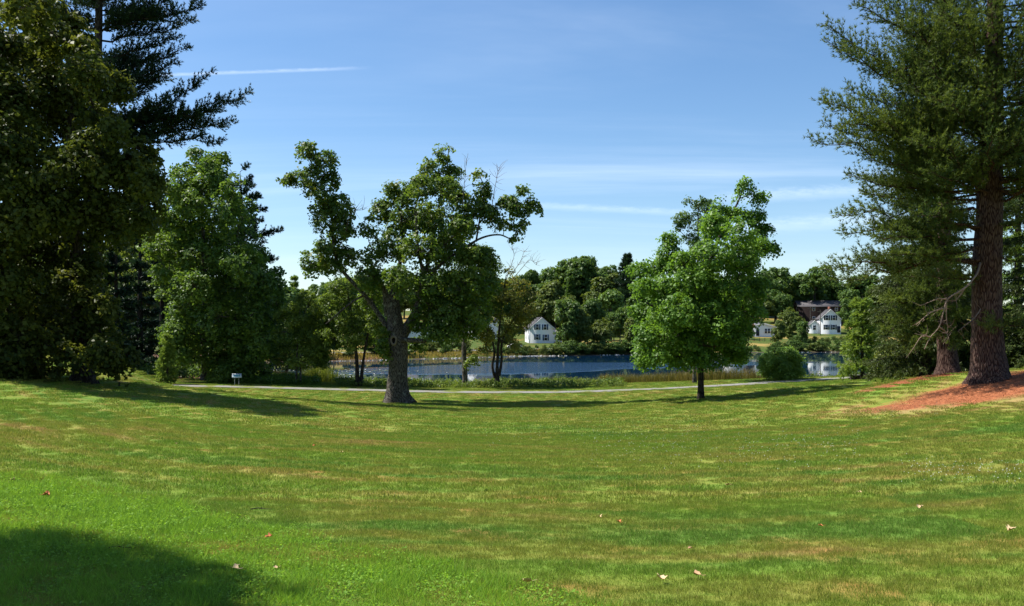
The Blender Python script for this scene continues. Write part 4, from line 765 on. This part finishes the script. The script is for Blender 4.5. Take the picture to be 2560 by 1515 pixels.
p1, loc, cn = hero_pine('white_pine', 'massive white pine with sunlit ridged bark standing on the needle mound', 2472, 36, [(2474,950,46),(2474,930,41),(2470,880,37),(2468,820,35),(2468,700,33.5),(2472,560,31),(2477,420,28),(2482,250,24),(2486,80,20),(2490,-120,15),(2492,-350,9),(2494,-560,2)],
    [((2470,420),(2030,345,-.5),95,.05,.55),((2470,420),(2060,305,.4),90,.05,.5),((2472,400),(2048,250,-1),95,.06,.55),((2474,330),(2070,255,.6),85,.06,.5),((2476,250),(2062,58,-.3),105,.10,.45),((2476,240),(2058,95,.5),95,.10,.45),((2478,200),(2110,130,-1.2),100,.08,.45),((2480,160),(2170,-20,0),110,.08,.5),((2480,150),(2140,10,-1),105,.08,.5),
     ((2476,520),(2095,540,0),90,.0,.55),((2474,560),(2110,580,-.8),80,.02,.5),((2474,640),(2062,675,-.4),90,-.02,.55),((2474,650),(2075,700,.5),80,-.02,.5),((2474,600),(2180,590,-1.8),95,.02,.45),((2474,620),(2240,640,-2.2),95,.02,.45),((2474,500),(2160,480,1.5),90,.04,.4),((2474,440),(2180,400,-1.6),100,.05,.45),((2476,380),(2200,300,-2),100,.06,.6),((2478,300),(2240,180,-2),100,.08,.5),
     ((2480,220),(2260,60,-2),105,.08,.5),((2482,120),(2300,-60,-1),110,.06,.5),((2478,320),(2330,240,-3),95,.06,.75),((2478,350),(2400,225,-3),80,.06,.75),((2478,360),(2440,160,-3),80,.05,.75),((2476,420),(2290,350,-3),95,.05,.5),((2476,470),(2330,430,-3),95,.03,.4),((2482,200),(2420,60,-3),90,.06,.6),((2480,250),(2550,120,-2.6),90,.06,.5),((2478,360),(2590,300,-2.6),90,.05,.45),((2478,450),(2600,430,-2.4),95,.04,.4),  # lighter tone on some front boughs imitates sunlit puffs of needles
     ((2474,560),(2600,560,-2),95,.03,.4),((2474,640),(2610,660,-1.6),95,.02,.35),((2468,810),(2590,820,-1.6),62,.0,.4),((2468,812),(2480,822,-1.9),46,.0,.4),((2474,700),(2330,690,-1.6),70,.02,.45),((2474,690),(2250,690,1),80,.0,.4),((2476,300),(2120,220,1.5),95,.07,.4),((2476,480),(2120,440,.8),85,.05,.45),((2478,270),(2160,330,-1.4),90,.05,.55),((2478,300),(2120,310,-1.6),85,.04,.65),((2474,560),(2290,540,-2.6),90,.03,.4),((2486,60),(2380,-90,-2),100,.05,.5),((2486,20),(2520,-90,-2),100,.05,.45),((2482,100),(2350,20,-2.6),90,.05,.55)],
    (190, 7.5, 25, 5.6, 2.6, 6.6), M['pine'], M['bark_pine'], 96, .18, .029, 40, .42, 7)
lb = MB()
for pth, r0, r1 in (([(2474,470,0),(2440,440,-.4),(2400,415,-.6),(2380,375,-.7),(2340,340,-.8)], .22, .06), ([(2452,655,-.2),(2444,680,-.8),(2434,696,-1.4),(2412,720,-1.8),(2380,739,-2),(2367,752,-2),(2359,778,-2.1),(2348,817,-2.2),(2326,843,-2.2),(2311,873,-2.2)], .045, .012)):
    q = smooth_path([loc(*a_) for a_ in pth], 4); lb.tube(q, np.linspace(r0, r1, len(q)), 7, .1)
    if r0 > .1: lb.build('limb', M['bark_grey'], p1, True); lb = MB()
rg = np.random.default_rng(3)
for pth in ([(2367,748,-2),(2343,748,-2.1),(2302,764,-2.2)], [(2357,771,-2.1),(2326,782,-2.3),(2290,812,-2.4)], [(2412,720,-1.8),(2395,745,-1.9),(2390,752,-2)], [(2348,817,-2.2),(2365,830,-2.2),(2372,845,-2.3)], [(2366,752,-2),(2366,790,-2),(2370,830,-2)], [(2326,843,-2.2),(2305,840,-2.2),(2285,868,-2.3)], [(2465,750,0),(2440,790,-.6),(2415,812,-1),(2395,828,-1.2)]):
    q = smooth_path([loc(*a_) for a_ in pth], 4); lb.tube(q, np.linspace(.03, .008, len(q)), 5)
    for _ in range(9):
        a0 = q[rg.integers(1, len(q))]; e = a0 + unit(rg.normal(size=3) + np.array([-.5, 0, -.3]))*rg.uniform(.2, .55); lb.tube(skel_path(a0, e, rg, 4, .2, 0), np.linspace(.011, .004, 4), 3)
lb.build('dead_branch', M['dead'], p1)
# shade tree standing outside the left edge of the view: its shadow lies in the lower left corner
broadleaf('shade_tree', 'spreading tree whose shadow falls across the lush grass corner', 'tree', 11.5, -1500, [(-1500,1250,70),(-1500,600,55),(-1500,-300,40),(-1490,-1500,15)], [], [], M['linden'], M['bark_dark']) if False else None
# shade tree standing just outside the left edge of the view: its shadow lies on the lush corner of the lawn
d0 = 9.0; pxo = lambda x: 1280 + x*F/d0; pyo = lambda z: HY - z*F/d0; pr = F/d0
broadleaf('shade_tree', 'spreading linden left of the lush grass corner, throwing its shadow there', 'tree', d0, pxo(-13.8),
    [(pxo(-13.8), pyo(-1.5), .3*pr), (pxo(-13.8), pyo(2), .25*pr), (pxo(-13.7), pyo(6), .2*pr), (pxo(-13.5), pyo(10), .1*pr)], [],
    [(pxo(x-1.2), pyo(z), r_*pr, r_*.8*pr, y_+.3) for x, z, r_, y_ in [(-12.5,7,2.2,0),(-10.6,8.5,1.5,-1.0),(-10.2,9.3,1.3,.2),(-11,10.5,1.6,-1.6),(-12.5,11.5,2,0),(-14.5,9,2,.5),(-13,8.5,2.2,-2.5),(-12.6,12.8,1.3,.3),(-14,11,1.8,-1.5),(-11,7.6,1.4,-2.4),(-9.7,10.2,.9,-.8)]],
    M['linden'], M['bark_dark'], .2, 900, 20, .45, .6, -.5, 1, 97, None, None, .5, 0)

# ------------------------------------------------------------------ turf: blades set out as instances of a few small tufts
_dd = 3.5 * 1.006 ** np.arange(560)
def ground_hit(px, py):
    x = (px-1280)/F*_dd; below = (HY-py)/F*_dd < gz(x, _dd); k = int(np.argmax(below)) if below.any() else len(_dd)-1
    return np.array([x[k], _dd[k], gz1(x[k], _dd[k])])
def clover_zone(x, y):
    z = gz(x, y); py = HY - z*F/np.maximum(y, 2); px = 1280 + x*F/np.maximum(y, 2)
    return sm(-22, 30, py - (1180 + np.maximum(px - 100, 0)*.235))
tm, t, o = newmat('turf_blade'); tone = attr(t, 'tone')
c = lawn_col(t); c = mixc(t, 1.0, c, mixc(t, tone, (.62, .68, .6), (1.5, 1.42, 1.3)), 'MULTIPLY'); c = mixc(t, math_(t, 'MULTIPLY', ramp(t, tone, .86, .95), .55), c, (.30, .235, .10))
b = pbsdf(t, c, .6, .2); tr = t.nodes.new('ShaderNodeBsdfTranslucent'); t.links.new(c, tr.inputs[0]); mx = t.nodes.new('ShaderNodeMixShader'); mx.inputs[0].default_value = .45
t.links.new(b.outputs[0], mx.inputs[1]); t.links.new(tr.outputs[0], mx.inputs[2]); t.links.new(mx.outputs[0], o.inputs[0]); M['turf'] = tm
def tuft(seed, n, size, h, w, mat, lean=.55):
    rng = np.random.default_rng(seed); p = np.c_[rng.uniform(-size/2, size/2, (n, 2)), np.full(n, -.01)]; a = rng.uniform(0, 6.283, n); s = np.c_[np.cos(a), np.sin(a), np.zeros(n)]*w*.5
    hh = h*rng.uniform(.45, 1.15, n); tip = p + np.c_[rng.normal(size=(n, 2))*lean*hh[:, None]*.6, hh]
    V = np.stack([p - s, p + s, tip], 1).reshape(-1, 3); mb = MB().add(V, np.arange(n*3).reshape(-1, 3), np.repeat(rng.uniform(0, 1, n), 3)); ob = mb.build('tuft', mat); COL.objects.unlink(ob); return ob
def leaf_tuft(seed, n, size, h, lf, mat):
    rng = np.random.default_rng(seed); p = np.c_[rng.uniform(-size/2, size/2, (n, 2)), rng.uniform(.15, 1, n)*h]; mb = MB()
    mb.leaves(p, np.array([0, 0, 1.]) + rng.normal(size=(n, 3))*.42, lf*rng.uniform(.6, 1.3, n), rng.uniform(0, 1, n), rng, .8); ob = mb.build('tuft', mat); COL.objects.unlink(ob); return ob
def scatter(name, pts, scl, rot, tufts, label, cat):
    me = bpy.data.meshes.new(name); me.vertices.add(len(pts)); me.vertices.foreach_set('co', pts.astype(np.float32).ravel())
    rv = np.zeros((len(pts), 3), np.float32); rv[:, 2] = rot; sv = np.repeat(np.asarray(scl, np.float32)[:, None], 3, 1)
    at = me.attributes.new('turn', 'FLOAT_VECTOR', 'POINT'); at.data.foreach_set('vector', rv.ravel()); at = me.attributes.new('grow', 'FLOAT_VECTOR', 'POINT'); at.data.foreach_set('vector', sv.ravel())
    ob = bpy.data.objects.new(name, me); COL.objects.link(ob); tag(ob, label, cat, kind='stuff')
    g = bpy.data.node_groups.new(name, 'GeometryNodeTree'); g.interface.new_socket('Geometry', in_out='INPUT', socket_type='NodeSocketGeometry'); g.interface.new_socket('Geometry', in_out='OUTPUT', socket_type='NodeSocketGeometry')
    gi = g.nodes.new('NodeGroupInput'); gout = g.nodes.new('NodeGroupOutput'); ip = g.nodes.new('GeometryNodeInstanceOnPoints'); jn = g.nodes.new('GeometryNodeGeometryToInstance')
    for tf in tufts:
        oi = g.nodes.new('GeometryNodeObjectInfo'); oi.inputs['Object'].default_value = tf; oi.transform_space = 'ORIGINAL'; g.links.new(oi.outputs['Geometry'], jn.inputs[0])
    def na(n_):
        q = g.nodes.new('GeometryNodeInputNamedAttribute'); q.data_type = 'FLOAT_VECTOR'; q.inputs['Name'].default_value = n_; return q.outputs['Attribute']
    ip.inputs['Pick Instance'].default_value = True
    g.links.new(gi.outputs[0], ip.inputs['Points']); g.links.new(jn.outputs[0], ip.inputs['Instance']); g.links.new(na('turn'), ip.inputs['Rotation']); g.links.new(na('grow'), ip.inputs['Scale']); g.links.new(ip.outputs[0], gout.inputs[0])
    mod = ob.modifiers.new('scatter', 'NODES'); mod.node_group = g; return ob
rng = np.random.default_rng(77)
def lattice(y0, y1, s):
    xs = np.arange(-.66*y1-2, .66*y1+2, s); ys_ = np.arange(y0, y1, s); gx_, gy_ = np.meshgrid(xs, ys_); x = gx_.ravel() + rng.uniform(-.4, .4, gx_.size)*s; y = gy_.ravel() + rng.uniform(-.4, .4, gx_.size)*s
    k = (np.abs(x) < .64*y + 2) & (needle_zone(x, y) < .25) & (path_dist(x, y) > .95) & (shore(x, y) < -3); return x[k], y[k]
for nm, y0, y1, s, n_, size, h_, w_, lbl in (('lawn_grass', 3.2, 12, .21, 520, .32, .045, .0045, 'short mown grass close by, streaked green and straw'), ('lawn_grass', 12, 30, .42, 520, .62, .05, .011, 'mown grass in the middle of the lawn, streaked brown'), ('lawn_grass', 30, 88, .95, 480, 1.35, .055, .026, 'mown grass in the far dip of the lawn')):
    x, y = lattice(y0, y1, s); tf = [tuft(100+q, n_, size, h_, w_, M['turf']) for q in range(4)]
    scatter(nm, np.stack([x, y, gz(x, y)], 1), rng.uniform(.75, 1.2, len(x)), rng.uniform(0, 6.283, len(x)), tf, lbl, 'grass')
x, y = lattice(3.2, 19, .15); cz = clover_zone(x, y); nz = vnoise(x, y, .8, 3)*.35 + vnoise(x, y, 2.5, 5)*.25; k = (cz > .5 - nz*.9) & (cz > .08); x, y = x[k], y[k]
scatter('clover', np.stack([x, y, gz(x, y)], 1), rng.uniform(.6, 1.35, len(x)) * (1 + .35*vnoise(x, y, .6, 9)), rng.uniform(0, 6.283, len(x)), [leaf_tuft(120+q, 60, .26, .055, .02, M['clover']) for q in range(2)] + [tuft(130+q, 130, .26, .085, .005, M['clover'], .9) for q in range(3)], 'lush bright green clover and weeds in the unmown near corner', 'clover')
# clover heads
pts = []
for px0, px1, py0, py1, n_ in ((1480, 2150, 1050, 1170, 420), (2250, 2560, 1150, 1215, 130), (1200, 1750, 1030, 1120, 180), (2180, 2350, 1010, 1050, 60)):
    for _ in range(n_):
        pts.append(ground_hit(rng.uniform(px0, px1), np.clip(rng.normal((py0+py1)/2, (py1-py0)*.25), py0-10, py1+10)))
pts = np.array(pts); fm = MB(); oc = np.array([(1,0,0),(0,1,0),(-1,0,0),(0,-1,0),(0,0,1),(0,0,-1)], float)*.0085; of = np.array([(0,1,4),(1,2,4),(2,3,4),(3,0,4),(1,0,5),(2,1,5),(3,2,5),(0,3,5)])
for q in pts: s_ = rng.uniform(.7, 1.3); fm.add(oc*s_ + q + [0, 0, .05], of)
tag(fm.build('clover_flowers', plain('clover_white', (.5, .52, .42), .8, .1)), 'tiny white clover heads dotting the lawn', 'clover flowers', kind='stuff')
# fallen pine needles
n_ = 30000; x = rng.uniform(11, 30, n_*3); y = rng.uniform(29, 48, n_*3); k = needle_zone(x, y) + vnoise(x, y, .5, 2)*.35 + rng.normal(size=len(x))*.1 > .18; x, y = x[k], y[k]
a = rng.uniform(0, 6.283, len(x)); dr = np.c_[np.cos(a), np.sin(a), rng.normal(size=len(x))*.22]; c0 = np.c_[x, y, gz(x, y) + rng.uniform(.005, .05, len(x))]; sd = np.c_[-np.sin(a), np.cos(a), np.zeros(len(x))]*.009; ln = rng.uniform(.06, .13, (len(x), 1))
mb = MB().add(np.stack([c0 - dr*ln + sd, c0 - dr*ln - sd, c0 + dr*ln], 1).reshape(-1, 3), np.arange(len(x)*3).reshape(-1, 3), np.repeat(rng.uniform(0, 1, len(x)), 3))
M['litter'] = leafmat('needle_litter', (.17, .055, .028), (.42, .18, .085), .1, .15); tag(mb.build('pine_needle_litter', M['litter']), 'rust orange fallen needles on the mound under the pines', 'pine needles', kind='stuff')

# ------------------------------------------------------------------ plants along the near shore
def bank_plants(name, label, n, fx, mat, leaf, per, hgt, seed, rad=.28):
    rng = np.random.default_rng(seed); x, y = fx(rng, n); k = (path_dist(x, y) > 1.5) & (shore(x, y) < 1.2); x, y = x[k], y[k]; h = hgt*rng.uniform(.35, 1.1, len(x))*(1 + .6*vnoise(x, y, .35, seed))
    c = np.c_[x, y, np.maximum(gz(x, y), WATER) + h*.7]; dr = unit(rng.normal(size=(len(x), 3))); mb = MB(); leaf_clumps(mb, rng, c, dr, per, rad, leaf, 1.0, .5, .5)
    mb.twigs(np.c_[x, y, gz(x, y)-.05], c, .008, .005); tag(mb.build(name, mat), label, 'plants', kind='stuff')
def strip(px0, px1, d0, d1): return lambda r, n: (lambda d: ((r.uniform(px0, px1, n) - 1280)/F*d, d))(r.uniform(d0, d1, n))
bank_plants('shore_plants', 'sunny leafy plants lining the bank below the maple', 1500, strip(835, 1560, 78, 90), M['bank'], .15, 18, .62, 3)
bank_plants('shore_plants', 'shaded undergrowth beside the information panel', 1100, strip(520, 800, 79, 92), M['wood_tree'], .17, 18, .75, 4)
bank_plants('shore_plants', 'low green plants at the water edge right of the round bush', 360, strip(1990, 2330, 84, 92), M['bank'], .15, 16, .45, 5)
bank_plants('woodland_undergrowth', 'dark undergrowth on the floor of the left wood', 1300, strip(-100, 640, 88, 112), M['far_a'], .3, 16, 1.3, 6, .6)
def reeds(name, label, n, fx, h, mat, seed, w=.03):
    rng = np.random.default_rng(seed); x, y = fx(rng, n); k = (path_dist(x, y) > 1.8) & (shore(x, y) < 2.5); x, y = x[k], y[k]; m = len(x); z0 = np.maximum(gz(x, y), WATER-.3); a = rng.uniform(0, 6.283, m); s = np.c_[np.cos(a), np.sin(a), np.zeros(m)]*w*.5
    hh = h*rng.uniform(.55, 1.1, m)*(1 + .5*vnoise(x, y, .25, seed)); p = np.c_[x, y, z0]; mid = p + np.c_[rng.normal(size=(m, 2))*.05*hh[:, None], hh*.6]; tip = mid + np.c_[rng.normal(size=(m, 2))*.16*hh[:, None], hh*.4]
    V = np.stack([p-s, p+s, mid+s*.8, mid-s*.8, tip], 1).reshape(-1, 3); o_ = np.arange(m)*5; tn = np.repeat(np.clip(rng.normal(.5, .25, m), 0, 1), 5)
    mb = MB().add(V, np.stack([o_, o_+1, o_+2, o_+3], 1), tn); mb.add(V, np.stack([o_+3, o_+2, o_+4], 1), tn); tag(mb.build(name, mat), label, 'reeds', kind='stuff')
reeds('reeds', 'brown green reeds in the shallows behind the bright green lawn tree', 9000, strip(1500, 1920, 85, 92), 1.0, M['reed'], 11)
reeds('reeds', 'thin reeds at the water edge between maple and lawn tree', 2600, strip(1000, 1560, 87, 91.5), .75, M['reed'], 12)
reeds('reeds', 'tall yellow green reed clump beside the layered slim tree', 2600, lambda r, n: (-19.3 + r.normal(size=n)*.75, 88.5 + r.normal(size=n)*.9), 1.75, M['yellow_shrub'], 13, .035)
reeds('golden_grass', 'sunlit golden grass beyond the shaded undergrowth on the left shore', 6000, strip(600, 745, 92, 104), .8, M['gold'], 14, .05)
reeds('far_grass', 'golden grass on the sloping far bank below the houses', 9000, lambda r, n: (lambda x: (x, far_y(x) + r.uniform(1, 20, n)))(r.uniform(-45, 8, n)), .6, M['gold'], 15, .12)
# lily pads
rng = np.random.default_rng(8); lp = MB(); fl_ = MB(); n_ = 0
while n_ < 900:
    d_ = rng.uniform(97, 128); px = rng.normal(870, 85); x = (px-1280)/F*d_
    if shore(np.array([x]), np.array([d_]))[0] < .5 or mnoise.noise((x*.16, d_*.22, 1)) < -.12: continue
    n_ += 1; r_ = rng.uniform(.1, .24); th = np.linspace(.25, 6.03, 9) + rng.uniform(0, 6.28); V = np.c_[x + np.cos(th)*r_, d_ + np.sin(th)*r_, np.full(9, WATER + .012 + rng.uniform(0, .012))]; lp.add(np.concatenate([V, [[x, d_, WATER+.01]]]), [(q, q+1, 9) for q in range(8)], rng.uniform())
    if rng.uniform() < .13:
        for q in range(8):
            a_ = q*.785; e = np.array([math.cos(a_), math.sin(a_), .9])*.13; s2 = np.array([-math.sin(a_), math.cos(a_), 0])*.045; fl_.add([(x, d_, WATER+.02), (x, d_, WATER+.02) + e*.55 + s2, (x, d_, WATER+.02) + e, (x, d_, WATER+.02) + e*.55 - s2], [(0, 1, 2, 3)])  # white petals stand in for glints of light on the pads
tag(lp.build('lily_pads', leafmat('lily_pad', (.05, .085, .03), (.14, .17, .07), .05, .5)), 'floating lily pads in the cove left of the maple trunk', 'lily pads', kind='stuff')
tag(fl_.build('lily_glints', plain('glint_white', (.85, .85, .8), .6, .2)), 'white glints among the lily pads, shaped as blossoms', 'glints', kind='stuff')

# ------------------------------------------------------------------ small things
M['metal'] = plain('grey_metal', (.30, .31, .30), .5, .4); m_, t, o = newmat('panel_print'); tcn = t.nodes.new('ShaderNodeTexCoord')
c = mixc(t, ramp(t, noise_(t, tcn.outputs['Object'], 3.5, 4), .42, .6), (.10, .30, .36), (.24, .50, .44)); b = pbsdf(t, c, .3, .5); t.links.new(b.outputs[0], o.inputs[0])
g = at(592, 77.6); sg = empty('information_panel', g, R(18), 'slanted information panel on two legs beside the gravel path', 'sign')
def slab(lo, hi, tilt, z):
    mb = MB().box(lo, hi); v = mb.v[0].copy(); c_, s_ = math.cos(tilt), math.sin(tilt); mb.v[0] = np.c_[v[:, 0], v[:, 1]*c_ - v[:, 2]*s_, v[:, 1]*s_ + v[:, 2]*c_ + z]; return mb
slab((-.40, -.29, -.02), (.40, .29, .02), R(32), .80).build('panel', plain('panel_white', (.62, .70, .72), .4, .4), sg); slab((-.27, -.17, .0215), (.27, .17, .026), R(32), .80).build('picture', m_, sg)
for s_ in (-.17, .17): MB().tube([(s_, .04, -.2), (s_, .04, .775)], .03, 8).build('leg', M['metal'], sg)
slab((-.36, -.25, -.05), (.36, .25, -.0205), R(32), .80).build('backing', plain('panel_blue', (.02, .08, .2), .5, .3), sg)
wl = empty('low_stone_wall', at(2154, 77), R(-6), 'low dark stone wall with a pale cap at the lake edge near the pines', 'wall')
for x0, x1, y0, h_ in ((-.92, -.5, .1, .36), (-.48, -.1, .1, .37), (-.08, .42, -.15, .47), (.44, .92, -.15, .49)):
    bm = bmesh.new(); bmesh.ops.create_cube(bm, size=1); bmesh.ops.scale(bm, vec=(x1-x0, .55, h_+.2), verts=bm.verts); bmesh.ops.bevel(bm, geom=bm.edges[:], offset=.03, segments=2, affect='EDGES'); me = bpy.data.meshes.new('stone'); bm.to_mesh(me); me.materials.append(M['barn'] if x0 > -.2 else M['bark_dark'])
    ob = bpy.data.objects.new('stone', me); COL.objects.link(ob); ob.parent = wl; ob.location = ((x0+x1)/2, y0, h_/2-.1)
MB().box((-.97, -.2, .352), (-.12, .4, .40)).build('cap', M['concrete'], wl)
sc = empty('paper_scrap', ground_hit(2304, 941), .4, 'small crumpled white scrap lying beside the buttressed pine root', 'litter'); bm = bmesh.new(); bmesh.ops.create_icosphere(bm, subdivisions=2, radius=.085)
for v in bm.verts: v.co *= 1 + .5*mnoise.noise(v.co*14); v.co.z = v.co.z*.6 + .07
me = bpy.data.meshes.new('scrap'); bm.to_mesh(me); me.materials.append(plain('paper_white', (.75, .82, .85), .7, .2)); ob = bpy.data.objects.new('paper', me); COL.objects.link(ob); ob.parent = sc
sb = ground_hit(298, 966); tag(MB().tube([(0, 0, -.05), (.01, 0, .1), (-.01, .01, .2)], [.05, .045, .035], 7, .15).tube([(0, 0, .12), (.09, 0, .16)], [.02, .012], 5).build('stump', M['bark_dark']), 'tiny dark stub sticking out of the sunny lawn beside the linden', 'stump').location = sb
LC = [plain('dry_leaf_%s' % n_, c_, .7, .2, .25, 20) for n_, c_ in (('straw', (.5, .36, .2)), ('rust', (.42, .14, .05)), ('tan', (.40, .24, .13)))]
def dry_leaf(mat, seed):
    rng = np.random.default_rng(seed); n_ = 11; th = np.linspace(0, 6.283, n_, endpoint=False); r_ = np.array([1, .55, .9, .5, .8, .45, .5, .45, .8, .5, .9])*.075; V = np.c_[np.cos(th)*r_, np.sin(th)*r_*.8, .02 + .035*np.abs(np.sin(th))*rng.uniform(.5, 1.4, n_) + .012*rng.normal(size=n_)]
    return MB().add(np.concatenate([V, [[0, 0, .012]]]), [(q, (q+1) % n_, n_) for q in range(n_)]).twigs([(.07, 0, .02)], [(.13, .01, .035)], .004, .003)
for q, (px, py, mt) in enumerate([(1315,1466,0),(1656,1463,0),(1728,1381,2),(1546,1313,1),(2526,1335,0),(2151,1237,0),(674,1353,1),(585,1434,0),(690,1434,0),(855,1136,0),(786,1118,1),(2050,1322,1),(30,1208,0),(118,1246,1),(1500,1300,0),(1818,1220,2),(440,1115,0),(1100,1130,0),(1740,1450,2),(2300,1280,0)]):
    ob = dry_leaf(LC[mt], q).build('fallen_leaf', LC[mt]); ob.location = ground_hit(px, py) + np.array([0, 0, .028]); ob.rotation_euler = (0, 0, q*1.7); ob.scale = [.68 + .25*math.sin(q*2.1)]*3
    tag(ob, ('pale straw dry leaf lying on the mown lawn', 'rust coloured dry leaf lying on the mown lawn', 'tan dry leaf lying on the mown lawn')[mt], 'leaf', 'dry leaves on the lawn')
for q, (px, py, lb_) in enumerate([(650, 1280, 'short dark twig lying where clover meets mown grass'), (300, 1380, 'thin brown twig lying in the clover')]):
    ob = MB().tube([(-.2, 0, .05), (-.05, .03, .07), (.1, -.02, .06), (.24, .02, .05)], [.012, .011, .008, .004], 6).tube([(-.02, .02, .065), (.06, .12, .08)], [.006, .003], 5).build('fallen_twig', M['bark_dark']); ob.location = ground_hit(px, py); ob.scale = [.6]*3; tag(ob, lb_, 'twig')
